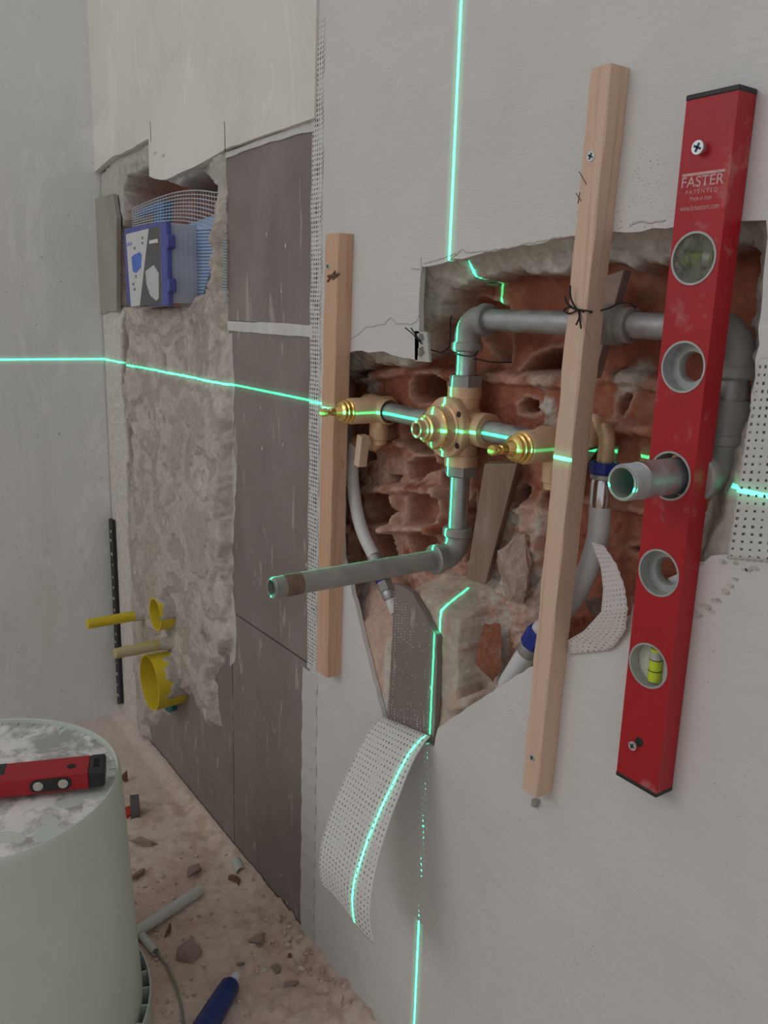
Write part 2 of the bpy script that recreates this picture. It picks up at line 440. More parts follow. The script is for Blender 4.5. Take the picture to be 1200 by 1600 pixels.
TC = (.44, .17, .105); TCD = (.31, .105, .065); PINK = (.60, .40, .32); MOR = (.60, .57, .51); DUST = (.58, .44, .37)
CAV = [  # (points, y plane, extra depth)
    ([(796, 578), (806, 560), (835, 546), (885, 540), (900, 580), (850, 581)], .07),
    ([(636, 600), (645, 588), (672, 584), (690, 592), (693, 618), (680, 628), (650, 630), (636, 617)], .07),
    ([(806, 632), (818, 622), (834, 628), (838, 642), (826, 648), (808, 645)], .06),
    ([(959, 624), (968, 617), (975, 620), (973, 640), (966, 655), (958, 650)], .05),
    ([(620, 665), (632, 655), (690, 660), (690, 706), (668, 712), (640, 706), (624, 688)], .06),
    ([(586, 680), (593, 676), (592, 690), (586, 692)], .03),
    ([(544, 570), (560, 577), (580, 580), (584, 588), (560, 592), (545, 585)], .04),
    ([(682, 735), (695, 722), (705, 735), (703, 760), (690, 766), (682, 750)], .05),
    ([(630, 725), (645, 715), (690, 712), (692, 730), (668, 738), (650, 752), (634, 748)], .06),
    ([(565, 773), (600, 768), (616, 775), (622, 800), (614, 822), (580, 815), (568, 795)], .055),
    ([(632, 778), (648, 770), (688, 772), (694, 800), (684, 824), (650, 822), (630, 820)], .055),
    ([(580, 836), (600, 828), (620, 834), (622, 872), (604, 890), (588, 868)], .055),
    ([(630, 838), (660, 830), (690, 834), (694, 850), (676, 868), (640, 872)], .055),
    ([(560, 708), (580, 702), (584, 716), (566, 722)], .05),
    ([(600, 742), (622, 744), (618, 754), (604, 752)], .05),
    ([(700, 700), (712, 690), (716, 720), (706, 730)], .06),
    ([(718, 800), (738, 770), (740, 870), (722, 880)], .05),
    ([(800, 770), (812, 755), (824, 762), (816, 790), (806, 800)], .05),
    ([(840, 775), (852, 765), (852, 800), (842, 796)], .05),
    ([(978, 858), (1000, 853), (1010, 862), (990, 864)], .04),
    ([(985, 940), (1003, 936), (1003, 968), (990, 962)], .05),
    ([(780, 1055), (800, 1030), (812, 1038), (790, 1062)], .05),
    ([(700, 470), (730, 462), (770, 480), (775, 570), (745, 545), (705, 500)], .03),
]
RID = [([(560, 592), (640, 577), (700, 585), (790, 590), (880, 598), (940, 585), (1040, 604)], .006, .016),
       ([(545, 700), (600, 698), (700, 680)], .005, .012), ([(900, 650), (960, 665), (1040, 676)], .006, .018),
       ([(555, 765), (620, 763), (700, 768)], .005, .022), ([(560, 824), (625, 824), (700, 828)], .005, .024),
       ([(560, 770), (556, 860)], .004, .02), ([(624, 770), (622, 890)], .0045, .02), ([(700, 700), (696, 860)], .005, .018),
       ([(880, 770), (940, 785), (1020, 800)], .004, .010)]
def recess(X, Z):
    A_ = .0018 + .0045 * sstep(.98, 1.06, Z)
    jx = X + A_ * fbm(X, Z, 110, 3, 4) + .006 * fbm(X, Z, 28, 13, 2); jz = Z + A_ * fbm(X, Z, 110, 8, 4) + .006 * fbm(X, Z, 28, 18, 2)
    s = sdist(BR, jx, jz); n = fbm(X, Z, 45, 21, 5); n2 = fbm(X, Z, 160, 25, 3); n3 = fbm(X, Z, 16, 29, 3)
    mor = np.clip(.046 - .85 * np.maximum(s, 0) + .005 * n + .004 * n3, .0085, .06)
    # brick relief: deepest at the top, shallower and rougher lower down
    top = sstep(1.03, 1.09, Z)
    y = .066 + .022 * top + .0025 * n + .0012 * n2 * (1 + 1.5 * (1 - top))
    low = sstep(.99, .88, Z) * sstep(-.62, -.78, X)
    y = y - .004 * low * n + .003 * low * n3
    col = mixc(TCD, TC, sstep(-.3, .4, n3 + .4 * n))
    dust = np.clip(.9 * low * sstep(-.5, .3, n) + sstep(.25, .6, fbm(X, Z, 22, 37, 5)) * .35, 0, .9)
    col = mixc(col, PINK, dust)
    for ln, w, h in RID:
        d = ldist(xz(ln, .065), X + .004 * n3 + .002 * n, Z + .004 * n + .003 * n2)
        t = sstep(w * 1.9, w * .6, d); y = y - h * t * (.75 + .5 * n3)
        col = mixc(col, PINK, t * .55 * sstep(-.4, .3, n))
    for pt, dep in CAV:
        d = sdist(xz(pt, .06), X + .0022 * n + .0008 * n2, Z + .0022 * fbm(X, Z, 60, 41, 3))
        t = sstep(.0012, -.0045, d); dep = dep * .62 if pt[0][0] < 700 and pt[0][1] > 690 else dep; y = y + (dep * 1.25 - .004 * n) * t
        rim = sstep(.006, .001, np.abs(d - .002)); col = mixc(col, PINK, rim * .5 * (1 - t))
        col = mixc(col, (.52, .24, .16) if pt[0][0] < 700 and pt[0][1] > 690 else TC, t * .8)
    for c, r, k in (((850, 635), .012, .9), ((580, 600), .022, .8), ((665, 605), .012, .8), ((860, 660), .012, .6), ((715, 720), .016, .6), ((975, 592), .022, .8), ((845, 590), .02, .45)):
        q = xz([c], .06)[0]; t = sstep(r * 1.3, r * .5, np.hypot(X - q[0], (Z - q[1]) * 1.3) + .012 * n + .004 * n2)
        col = mixc(col, MOR, t * k); y = y - .004 * t
    # tumbled mortar in the lower right of the opening
    rub = sstep(.006, -.008, sdist(xz([(742, 800), (840, 780), (850, 1040), (780, 1085), (735, 1100), (735, 900)], .05), jx, jz))
    y = y * (1 - rub) + rub * (.052 + .014 * fbm(X, Z, 34, 61, 3) + .005 * n2)
    col = mixc(col, mixc(PINK, MOR, sstep(-.3, .2, n)), rub * .8)
    inside = sstep(.0012, -.0022, s)
    mc = mixc(MOR, (.72, .70, .64), sstep(-.3, .4, n))
    lowm = sstep(.88, .80, Z)
    mc = mixc(mc, DUST, lowm * sstep(-.5, .2, n3) * .8)
    # left side of the slot is pinkish broken edge
    pinkz = sstep(.004, -.004, sdist(xz([(538, 880), (600, 915), (640, 925), (612, 1000), (606, 1135), (596, 1120), (570, 1010)], .02), jx, jz))
    mc = mixc(mc, PINK, pinkz * .85)
    # grey curved board edge beside it
    ge = sstep(.010, .006, ldist(xz([(540, 890), (552, 940), (575, 1010)], .01), X, Z)); mc = mixc(mc, (.33, .30, .27), ge * .9)
    # pale mortar mass right of the bare tile
    mass = sstep(.008, -.012, sdist(xz([(645, 925), (700, 897), (738, 908), (756, 960), (752, 1060), (744, 1110), (684, 1138), (684, 1000)], .02), X + .004 * n3 + .001 * n, Z + .004 * n))
    ym = .0135 + .003 * n3 + .002 * n + .050 * sstep(.745, .778, Z + .15 * (X + .8125))
    mor = mor * (1 - mass) + mass * np.clip(ym, .009, .07)
    mc = mixc(mc, mixc(DUST, (.55, .50, .42), sstep(-.2, .3, n)), mass)
    gr = sstep(.006, -.004, sdist(xz([(1100, 740), (1145, 680), (1160, 720), (1142, 865), (1095, 870)], .02), jx, jz)); mc = mixc(mc, (.50, .50, .44), gr)
    Y = mor * (1 - inside) + y * inside
    c = mc * (1 - inside[..., None]) + col * inside[..., None]
    keep = sdist(HOLE, X, Z) < .075
    return Y, c, keep
field('broken_brickwork', -1.17, -.34, .47, 1.28, .0019, recess, REL, wall)

# bare tile in the slot
def uvplane(name, quad, mat, parent, nx=2, nz=2, th=.0012, fn=None):
    """bent sheet from a grid function fn(u,v)->xyz, with UVs in metres"""
    vs = []; uv = []
    pts = [[Vector(fn(i / nx, j / nz)) for i in range(nx + 1)] for j in range(nz + 1)]
    me = bpy.data.meshes.new(name); bm = bmesh.new(); g = [[bm.verts.new(p) for p in r] for r in pts]; lay = bm.loops.layers.uv.new('UVMap')
    W_ = sum((pts[nz // 2][i + 1] - pts[nz // 2][i]).length for i in range(nx)); cum = [0]
    for j in range(nz): cum.append(cum[-1] + (pts[j + 1][nx // 2] - pts[j][nx // 2]).length)
    for j in range(nz):
        for i in range(nx):
            f = bm.faces.new((g[j][i], g[j][i + 1], g[j + 1][i + 1], g[j + 1][i])); f.smooth = True
            for lp, (a, b) in zip(f.loops, ((i, j), (i + 1, j), (i + 1, j + 1), (i, j + 1))): lp[lay].uv = (a / nx * W_, cum[b])
    bm.to_mesh(me); bm.free(); me.materials.append(mat)
    o = bpy.data.objects.new(name, me); C.objects.link(o); adopt(o, parent)
    if th: m = o.modifiers.new('thick', 'SOLIDIFY'); m.thickness = th; m.offset = 0
    return o
m = MB(); m.prism(jag(xz([(618, 912), (630, 916), (645, 925), (662, 955), (684, 996), (682, 1100), (677, 1172), (604, 1136), (611, 1040)], .005), .015, .0012, 4), [], .004, .012)
m.build('wall_tile', TILE, wall)
# rows of adhesive dots left on that tile
m = MB(); rnd = random.Random(3); q0 = xz([(616, 925), (607, 1120)], .004); q1 = xz([(672, 985), (668, 1150)], .004)
for j in range(46):
    for i in range(13):
        u = i / 12; v = j / 45
        a = q0[0][0] * (1 - v) + q0[1][0] * v; b = q1[0][0] * (1 - v) + q1[1][0] * v
        x = a + (b - a) * u; z = (q0[0][1] * (1 - u) + q1[0][1] * u) * (1 - v) + (q0[1][1] * (1 - u) + q1[1][1] * u) * v
        prob = .95 if i < 2 else (.8 if v < .3 and i < 7 else (.12 if v < .85 else .5))
        if rnd.random() > prob: continue
        w = rnd.uniform(.0012, .0026); h = rnd.uniform(.0006, .0012)
        m.box((x + rnd.uniform(-.001, .001), .0037, z), (w, .0008, h))
o = m.build('adhesive_dots', simple('dried adhesive', (.62, .60, .56), .8), wall); tag(o, 'rows of white adhesive dots left on the tile', kind='stuff')

# torn skim edges and knocks in the board
SKE = simple('torn skim edge', (.50, .48, .45), .9, 0, .1, 60)
m = MB()
for ln in ([(546, 532), (560, 522), (572, 511), (600, 507), (607, 499), (612, 496), (618, 505), (640, 507), (651, 503), (655, 492)], [(704, 406), (718, 393), (723, 389), (728, 395), (780, 390), (830, 380), (878, 370)], [(662, 412), (690, 404), (712, 396)], [(643, 420), (661, 421)], [(658, 402), (659, 424)],
           [(985, 352), (1000, 346), (1020, 348), (1040, 344)]):
    p = jag(xz(ln), .004, .0008, 3, False); m.tube([(x, -.0001, z) for x, z in p], .0009, 6)
m.build('skim_edge', SKE, wall)
m = MB(); rnd = random.Random(12)
for (px, py, s_) in ((1090, 960, .006), (1105, 948, .006), (1120, 938, .005), (1135, 925, .005), (1142, 915, .004), (1150, 905, .003), (1112, 955, .004), (1098, 880, .003), (1130, 878, .004), (1150, 880, .003), (1170, 890, .004), (1180, 888, .004), (1165, 890, .003), (835, 1070, .0022)):
    q = P(px, py); k = 9; pts = [(float(q[0]) + s_ * 1.3 * rnd.uniform(.5, 1) * math.cos(i * 6.283 / k), float(q[2]) + s_ * .6 * rnd.uniform(.4, 1) * math.sin(i * 6.283 / k)) for i in range(k)]
    m.prism(pts, [], -.0009, .001)
m.build('board_knock', simple('scraped plaster', (.53, .51, .47), .95, 0, .35, 260, .001), wall)

# ---- far, tiled part of the wall
def slab(name, pts, y0, y1, mat, parent=wall, jg=None, bevel=0):
    if jg: pts = jag(pts, jg[0], jg[1], jg[2])
    m = MB(); m.prism(pts, [], y0, y1); return m.build(name, mat, parent, bevel=bevel)
TJ = -1.460
slab('wall_substrate', [(XL, 0), (-1.10, 0), (-1.10, 1.1), (-1.46, 1.1), (-1.46, 1.02), (XL, 1.02)], .018, .03, simple('tile adhesive', (.40, .33, .28), .9, 0, .2, 30))
slab('wall_tile', [(TJ + .0015, 0), (-1.105, 0), (-1.105, .546), (TJ + .0015, .540)], .006, .0175, TILE)
slab('wall_tile', [(TJ + .0015, .5435), (-1.105, .5495), (-1.105, 1.087), (TJ + .0015, 1.087)], .006, .0175, TILE)
slab('wall_tile', [(TJ, 1.105), (-1.105, 1.105), (-1.105, 1.392), (TJ, 1.392)], .006, .03, TILE)
slab('wall_tile', [(XL, 0), (TJ - .0015, 0), (TJ - .0015, .540), (XL, .540)], .006, .0175, TILE)
slab('joint_strip', jag([(TJ - .02, 1.087), (-1.10, 1.087), (-1.10, 1.106), (TJ - .02, 1.104)], .03, .0008, 3), .004, .02, STRIPW)
slab('joint_strip', jag(xz([(352, 238), (420, 213), (496, 184), (496, 205), (470, 208), (440, 218), (420, 222), (352, 247)], .003), .03, .0012, 4), .003, .03, STRIPW)
# cream boards above
sk = jag(xz([(172, 250), (200, 236), (218, 226), (235, 217)]), .03, .003, 8, False) + jag(xz([(236, 276), (262, 281), (290, 268), (305, 262), (330, 248), (351, 236)]), .03, .003, 7, False) + jag(xz([(353, 234), (495, 185)]), .03, .001, 6, False) + [(-1.118, 2.1), (XL, 2.1), (XL, 1.44)]
slab('skim_board', sk, -.004, .012, BEIGE)
for (p, q_) in (((235, 190), (236, 222)), ((351, 190), (352, 238))):
    m = MB(); m.tube([P(*p, -.0040), P(*q_, -.0040)], .0008, 6); m.build('board_seam', GROUT, wall)
LN = xz([(205, 345), (204, 300), (214, 276), (236, 262), (262, 283), (285, 292), (300, 277), (318, 273), (335, 288), (350, 296), (353, 350), (353, 400), (345, 440), (325, 462), (302, 470), (300, 479), (197, 480), (196, 360)], .02)
ML = xz([(150, 300), (172, 252), (236, 210), (352, 228), (353, 500), (362, 560), (362, 960), (364, 1020), (335, 1060), (345, 1140), (322, 1142), (300, 1085), (262, 1120), (232, 1140), (238, 1165), (215, 1150), (185, 1112), (150, 1112)], .0)
def leftrel(X, Z):
    n = fbm(X, Z, 14, 71, 5); n2 = fbm(X, Z, 60, 75, 4); n3 = fbm(X, Z, 5, 79, 3)
    # drawn-down trowel ridges
    st = fbm(X * 2.6, Z * .45, 14, 83, 4)
    rough = sstep(-2.08, -2.00, X)
    sm = fbm(X * 1.6, Z * .7, 5, 87, 3); y = -.002 - (.009 * np.abs(st) * sstep(-.3, .4, sm) + .003 * n + .0022 * n2 * sstep(.0, .5, sm) + .004 * np.abs(sm)) * rough - .0004 * n2
    thick = sstep(-1.62, -1.46, X) * sstep(1.1, .9, Z); y = y - .007 * thick * (.6 + n)
    lump = sstep(.03, -.02, sdist(xz([(350, 350), (353, 470), (300, 500), (210, 492), (200, 480), (320, 470), (318, 420)]), X, Z)); y = y - lump * (.008 + .012 * n2)
    col = mixc((.34, .295, .265), (.47, .425, .39), sstep(-.35, .45, st + .5 * n))
    col = mixc(col, (.56, .51, .47), sstep(.1, .5, n2 + .4 * n3) * .7 + thick * .3)
    dk = sstep(.25, .6, fbm(X, Z * .6, 12, 91, 4)); col = mixc(col, (.24, .205, .18), dk * .6 * rough)
    tt = fbm(X, Z * 1.25, 7, 141, 3) + .10 * n2
    for th, cc in ((-.35, (.52, .47, .43)), (-.12, (.32, .275, .245)), (.10, (.52, .465, .425)), (.34, (.36, .31, .275))):
        k_ = sstep(th, th + .02, tt); y = y - .0036 * k_ * rough; col = mixc(col, cc, k_ * .6)
    col = np.clip(col * 1.16, 0, .8)
    # pale margin beside the corner
    col = mixc((.68, .64, .60), col, sstep(-2.075, -2.045, X + .03 * n + .01 * n2)); 
    dm = sstep(.034, .014, np.abs(X + 2.035 + .03 * n + .01 * n2)) * sstep(1.16, 1.10, Z) * sstep(.55, .8, Z + .15 * n); col = mixc(col, (.25, .21, .175), dm * .9); y = y + .008 * dm
    up = sstep(1.28, 1.36, Z + .02 * n); y = y + .010 * up; col = mixc(col, (.50, .48, .45), up * .8)
    # niche
    s = sdist(LN, X + .008 * n2, Z + .008 * n)
    t = sstep(.004, -.006, s); y = y * (1 - t) + t * (.135 + .008 * n)
    edge = sstep(.05, 0, s) * (1 - t); y = y + edge * .01
    red = sstep(1.26, 1.29, Z); col = mixc(col, mixc(TCD, (.36, .14, .09), red), t * .9)
    rb = sstep(.02, .006, np.abs(X + 1.86 + .01 * n2)); y = y - t * rb * .03
    # opening under the big yellow sleeve
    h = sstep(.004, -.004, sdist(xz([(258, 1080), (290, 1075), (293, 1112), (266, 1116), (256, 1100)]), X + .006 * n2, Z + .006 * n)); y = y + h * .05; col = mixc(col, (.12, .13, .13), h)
    em = sdist(ML, X + .012 * n2, Z + .015 * n); w = sstep(.0, -.028, em); w = np.maximum(w, sstep(-2.13, -2.17, X) * (em < 0)); y = np.where(t > .02, y, y * w + .0095 * (1 - w)); y = np.where(em > 0, np.maximum(y, .0095), y)
    keep = (em < .02) & (X > XL)
    y = np.minimum(y, .12)
    return y, col, keep
field('rough_mortar', XL, -1.425, -.0, 1.50, .0035, leftrel, REL, wall)
# flat patches of grey mortar trowelled under the flush box, small tile by the corner
o = slab('wall_tile', jag(xz([(148, 311), (178, 303), (184, 340), (184, 486), (154, 490)], -.004), .04, .002, 11), -.007, .004, m_smooth('grey beige tile', (.33, .31, .28), (.42, .40, .37), (.25, .23, .2)), bevel=.001)
slab('masonry_core', [(XL - .1, 0), (.3, 0), (.3, 2.1), (XL - .1, 2.1)], .20, .24, simple('brick core', (.25, .1, .07), .9, 0, .3, 20))
SMR = simple('pale plaster smear', (.52, .50, .48), .85, 0, .12, 40, .0006)
slab('plaster_smear', jag([(-1.470, 1.085), (-1.440, 1.083), (-1.432, .98), (-1.442, .90), (-1.428, .82), (-1.440, .74), (-1.452, .66), (-1.470, .62)], .014, .004, 31), .0052, .0075, SMR)
slab('plaster_smear', jag([(-1.100, .545), (-1.152, .545), (-1.165, .50), (-1.158, .44), (-1.172, .38), (-1.158, .30), (-1.160, .2), (-1.146, .10), (-1.14, .0), (-1.10, .0)], .014, .004, 32), .0050, .0075, SMR)
slab('plaster_smear', jag([(-1.470, .60), (-1.450, .58), (-1.436, .50), (-1.446, .44), (-1.470, .42)], .014, .003, 33), .0052, .0075, SMR)
# joint mesh along the board edge
def meshtape(name, x0, x1, z0, z1, y, mat):
    return uvplane(name, None, mat, wall, 2, 60, .0, lambda u, v: (x0 + (x1 - x0) * u + .0012 * math.sin(v * 40), y + .0006 * math.sin(v * 90 + u), z0 + (z1 - z0) * v))
PERF_T = m_perf('glass fibre joint mesh', (.70, .70, .69), .0066, .33, 1.1)
meshtape('joint_mesh', -1.144, -1.112, .545, 1.52, -.0008, PERF_T)
meshtape('joint_mesh', -1.160, -1.110, .02, .54, -.0006, m_perf('skimmed joint mesh', (.64, .62, .61), .0060, .17, .8))
# left wall, floor, black corner strip
m = MB(); m.add([(XL, .2, 0), (XL, -3.2, 0), (XL, -3.2, 2.1), (XL, .2, 2.1), (XL - .08, .2, 0), (XL - .08, -3.2, 0), (XL - .08, -3.2, 2.1), (XL - .08, .2, 2.1)],
                [(0, 1, 2, 3), (7, 6, 5, 4), (0, 3, 7, 4), (1, 5, 6, 2), (3, 2, 6, 7), (0, 4, 5, 1)])
tag(m.build('wall_left', LEFTW), kind='structure')
def corner_band():
    a = [(-.03, 1.40), (-.045, 1.2), (-.03, 1.0), (-.05, .8), (-.035, .55), (-.04, .2), (-.05, 0)]
def floorrel(X, Y):
    n = fbm(X, Y, 9, 101, 5); n2 = fbm(X, Y, 45, 105, 4); n3 = fbm(X, Y, 130, 109, 3)
    heap = sstep(.22, .0, -Y) * sstep(-1.45, -1.15, X)
    z = .002 + .003 * n + .002 * n2 + .0016 * n3 + heap * (.008 + .012 * n2 + .006 * n3)
    z = z + .05 * sstep(.035, .0, -Y) * .3
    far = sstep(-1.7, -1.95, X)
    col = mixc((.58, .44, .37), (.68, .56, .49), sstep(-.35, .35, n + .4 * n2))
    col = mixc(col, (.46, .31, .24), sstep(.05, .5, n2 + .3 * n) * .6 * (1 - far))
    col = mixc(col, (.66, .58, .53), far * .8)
    return z, col, np.ones(X.shape, bool)
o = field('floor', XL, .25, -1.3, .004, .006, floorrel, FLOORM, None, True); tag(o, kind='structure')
m = MB(); m.box((-.6, -1.5, -.03), (3.4, 3.4, .05)); tag(m.build('floor', simple('floor screed', (.45, .34, .29), .95, 0, .2, 12)), kind='structure')
m = MB(); a = P(166, 795, -.004); b = P(184, 1090, -.004)
m.prism([(-2.201, .57), (-2.172, .572), (-2.170, .045), (-2.201, .03)], [], -.012, -.004)
o = m.build('trim_1', BLACK, bevel=.0008); tag(o, kind='structure')
m = MB()
for i in range(16):
    z = .06 + i * .032 + rnd.uniform(-.006, .006); s_ = rnd.uniform(.004, .010)
    m.box((-2.186 + rnd.uniform(-.006, .006), -.0125, z), (s_, .002, s_ * .8))
m.build('plaster_specks', simple('plaster speck', (.55, .52, .48), .9), o)
# ------------------------------------------------------------------ shower mixer roughed into the wall
AX = .0335; PR = .0128; CX = -.8125; ZV = .991
mix = thing('shower_mixer', 'brass three-outlet shower mixer with galvanised pipes fixed across the broken brickwork', 'mixer valve', (CX, AX, ZV))
def ring_profile(*a): return list(a)
def pipe(p0, p1, r=PR, name='pipe', mat=GALV, **k):
    m = MB(); m.tube([p0, p1], r, 32); return m.build(name, mat, mix, smooth=True)
def elbow(c, d1, d2, R=.024, r=.0165, lip=.0195):
    """90 degree cast elbow: c = crossing of both axes; d1,d2 = directions of its mouths"""
    c = Vector(c); d1 = Vector(d1); d2 = Vector(d2); path = [c + d1 * (R + .012)]
    for i in range(13):
        t = i / 12 * math.pi / 2
        path.append(c + d1 * R * (1 - math.sin(t)) + d2 * R * (1 - math.cos(t)))
    path.append(c + d2 * (R + .012))
    m = MB(); m.tube(path, r, 32)
    for d in (d1, d2):
        m.lathe([(R + .003, r * .8), (R + .003, lip - .002), (R + .005, lip), (R + .013, lip), (R + .015, lip - .002), (R + .015, r * .7)], c, d, 32)
    return m.build('elbow', GALVD, mix, smooth=True)
ZT = float(P(830, 504, AX)[2]) + .001; XR = -.446; ZB = float(P(712, 868, AX)[2])
pipe((CX, AX, ZV + .03), (CX, AX, ZT - .02)); elbow((CX, AX, ZT), (0, 0, -1), (1, 0, 0))
pipe((CX + .02, AX, ZT), (XR - .02, AX, ZT))
elbow((XR, AX, ZT), (-1, 0, 0), (0, 0, -1), R=.028, r=.0185, lip=.0215)
pipe((XR, AX, ZT - .02), (XR, AX, ZV + .02), .0155)
m = MB(); m.lathe([(0, .014), (0, .0185), (.012, .0205), (.04, .0205), (.052, .0185), (.052, .014)], (XR, AX, ZV + .018), (0, 0, 1), 32); m.build('coupling', GALVD, mix, smooth=True)
elbow((XR, AX, ZV + .002), (0, 0, 1), (0, -1, 0), R=.024, r=.0185, lip=.0215)
m = MB(); xc = float(P(965, 505, AX)[0]); m.lathe([(-.02, .013), (-.02, .0175), (-.016, .0205), (.004, .0205), (.006, .0175), (.02, .0175), (.02, .013)], (xc, AX, ZT), (1, 0, 0), 32); m.build('coupling', GALVD, mix, smooth=True)
pipe((CX, AX, ZV - .03), (CX, AX, ZB + .02)); elbow((CX, AX, ZB), (0, 0, 1), (0, -1, 0))
# protruding stubs with hollow ends
YE = float(PXx(424, 915, CX)[1])
def stub(x, z, y0, y1, r, thr, mat=GALV):
    L = y0 - y1; prof = [(0, r)]
    d = L - thr
    prof.append((d, r))
    k = int(thr / .0018)
    for i in range(k):
        q = d + i * thr / k; prof += [(q, r - .0003), (q + thr / k * .5, r - .0014)]
    prof += [(L, r - .0012), (L, r - .0035), (L - .12 if L > .13 else .005, r - .0035)]
    m = MB(); m.lathe(prof, (x, y0, z), (0, -1, 0), 40); return m.build('outlet_pipe', mat, mix, smooth=True, autos=50)
stub(CX, ZB, AX - .02, YE, .0128, .014, GALVD)
m = MB(); m.lathe([(0, .0129), (.022, .0129), (.022, .0125)], (CX, YE + .037, ZB), (0, -1, 0), 32); m.build('rust_band', simple('rusty thread', (.20, .13, .10), .8, .2, .3, 80), mix, smooth=True)
stub(-.457, ZV + .003, AX - .02, -.088, .0163, .020)
# centre body
m = MB()
m.lathe([(-.010, .0), (-.010, .037), (-.008, .038), (-.001, .038), (.001, .037), (.001, .030), (.028, .030), (.036, .026), (.038, .0)], (CX, .013, ZV), (0, 1, 0), 48)
for d in ((1, 0, 0), (-1, 0, 0), (0, 0, 1), (0, 0, -1)):
    m.lathe([(.0, .020), (.036, .020), (.036, .0215), (.050, .0215), (.050, .013)], (CX, AX, ZV), d, 32)
body = m.build('mixer_body', BRASS, mix, smooth=True)
m = MB()
m.lathe([(-.002, .0290), (.002, .0290), (.003, .0262), (.016, .0262), (.018, .0235), (.019, .0170), (.029, .0165), (.030, .0135), (.034, .0135), (.0348, .0108), (.043, .0108), (.043, .0076), (.026, .0076)], (CX, .003, ZV), (0, -1, 0), 48)
m.build('cartridge', BRASS, body, smooth=True)
m = MB()
m.lathe([(.029, .0160), (.0302, .0168), (.0314, .0140)], (CX, .003, ZV), (0, -1, 0), 40)
m.lathe([(.015, .0264), (.0165, .0266), (.018, .0245)], (CX, .003, ZV), (0, -1, 0), 40)
m.build('rim', BRASSG, body, smooth=True)
for a in (35, 145, 215, 325):
    m = MB(); q = math.radians(a); m.lathe([(0, .0), (0, .0038), (.004, .0038)], (CX + .0335 * math.cos(q), -.0000 + .0024, ZV + .0335 * math.sin(q)), (0, 1, 0), 16)
    m.build('screw_hole', BLACK, body)
for d in (1, -1):
    m = MB(); m.lathe([(0, .0215), (.012, .0215), (.014, .0185)], (CX, AX, ZV + d * .05), (0, 0, d), 6); m.build('hexagon_collar', GALVD, mix)
# side valves
for side, x in ((-1, -1.0), (1, -.650)):
    pipe((CX + side * .045, AX, ZV), (x - side * .02, AX, ZV), .0125)
    m = MB()
    m.lathe([(-.03, .017), (-.03, .0205), (-.014, .0205), (-.012, .0185), (.024, .0185), (.026, .0165)], (x, AX, ZV), (-side, 0, 0), 32)
    m.lathe([(-.018, .0), (-.018, .019), (.01, .0195), (.012, .0185), (.05, .0185), (.0515, .0175), (.0515, .0)], (x, AX, ZV), (0, -1, 0), 40)
    m.lathe([(.01, .014), (.042, .014), (.043, .0115), (.05, .0115)], (x, AX, ZV), (0, 0, -1), 24)
    b = m.build('valve_body', BRASS, mix, smooth=True)
    m = MB()
    m.lathe([(.0505, .0165), (.054, .0172), (.055, .015), (.058, .0155), (.060, .0155), (.061, .0135), (.065, .014), (.067, .012), (.068, .009), (.072, .0075), (.076, .0055)], (x, AX, ZV), (0, -1, 0), 32)
    m.build('bonnet', BRASSG, b, smooth=True)
    m = MB()
    m.lathe([(.074, .0052), (.084, .0052), (.085, .0035), (.088, .0035), (.089, .0058), (.096, .0058), (.098, .0045), (.098, .0)], (x, AX, ZV), (0, -1, 0), 20)
    m.build('spindle', BRASSG, b, smooth=True)
# ---- hoses
def hose(name, label, pts, r, mat=WHITEP, extra=None):
    pw = [Vector(P(*p)) for p in pts]
    # smooth through the points
    cu = []
    for i in range(len(pw) - 1):
        p0 = pw[max(i - 1, 0)]; p1 = pw[i]; p2 = pw[i + 1]; p3 = pw[min(i + 2, len(pw) - 1)]
        for k in range(8):
            t = k / 8; cu.append(.5 * ((2 * p1) + (p2 - p0) * t + (2 * p0 - 5 * p1 + 4 * p2 - p3) * t * t + (3 * p1 - p0 - 3 * p2 + p3) * t ** 3))
    cu.append(pw[-1])
    t_ = thing(name, label, 'hose', cu[0])
    m = MB(); m.tube(cu, r, 24); m.build('tube', mat, t_, smooth=True)
    return t_, cu
def fitting(parent, p, d, segs):
    """segs: (part name, length, radius, material, sides)"""
    p = Vector(p); d = Vector(d).normalized()
    for nm, L, r, mt, n in segs:
        m = MB(); m.lathe([(0, r * .7), (0, r * .93), (L * .15, r), (L * .85, r), (L, r * .93), (L, r * .7)], p, d, n); m.build(nm, mt, parent, smooth=n > 8); p = p + d * L
    return p
h1, cu = hose('supply_hose', 'thin white supply hose hanging below the left brass valve', [(553, 692, .026), (550, 740, .022), (556, 790, .020), (567, 832, .020), (584, 868, .022)], .0098)
m = MB(); m.tube([Vector((-1.0, AX, ZV - .045)), Vector((-1.004, .03, ZV - .052)), Vector(cu[0]) + Vector((0, 0, .002))], [.009, .0085, .0085], 20); m.build('brass_tail', BRASS, mix, smooth=True)
m = MB(); m.box((-1.002, .006, ZV - .058), (.013, .014, .046), Matrix.Rotation(.15, 3, 'Y')); o = m.build('wood_offcut', WOOD, bevel=.0006, origin=(-1.002, .006, ZV - .058)); tag(o, 'tiny pale wooden wedge tucked under the left brass valve', 'wood')
q = fitting(h1, cu[-1], Vector(P(608, 930, .026)) - Vector(cu[-1]), [('ferrule', .020, .0112, GALV, 24), ('steel_neck', .012, .008, GALVD, 20), ('blue_collar', .009, .0125, BLUEC, 6), ('nut', .016, .012, GALVD, 6), ('ferrule', .012, .0105, GALV, 24), ('white_end', .022, .0085, WHITEP, 20)])
h2, cu = hose('supply_hose', 'thick white supply hose with a chrome ferrule beside the red level', [(938, 792, .030), (934, 840, .028), (918, 892, .026), (892, 940, .028), (862, 972, .034), (845, 985, .038)], .0118)
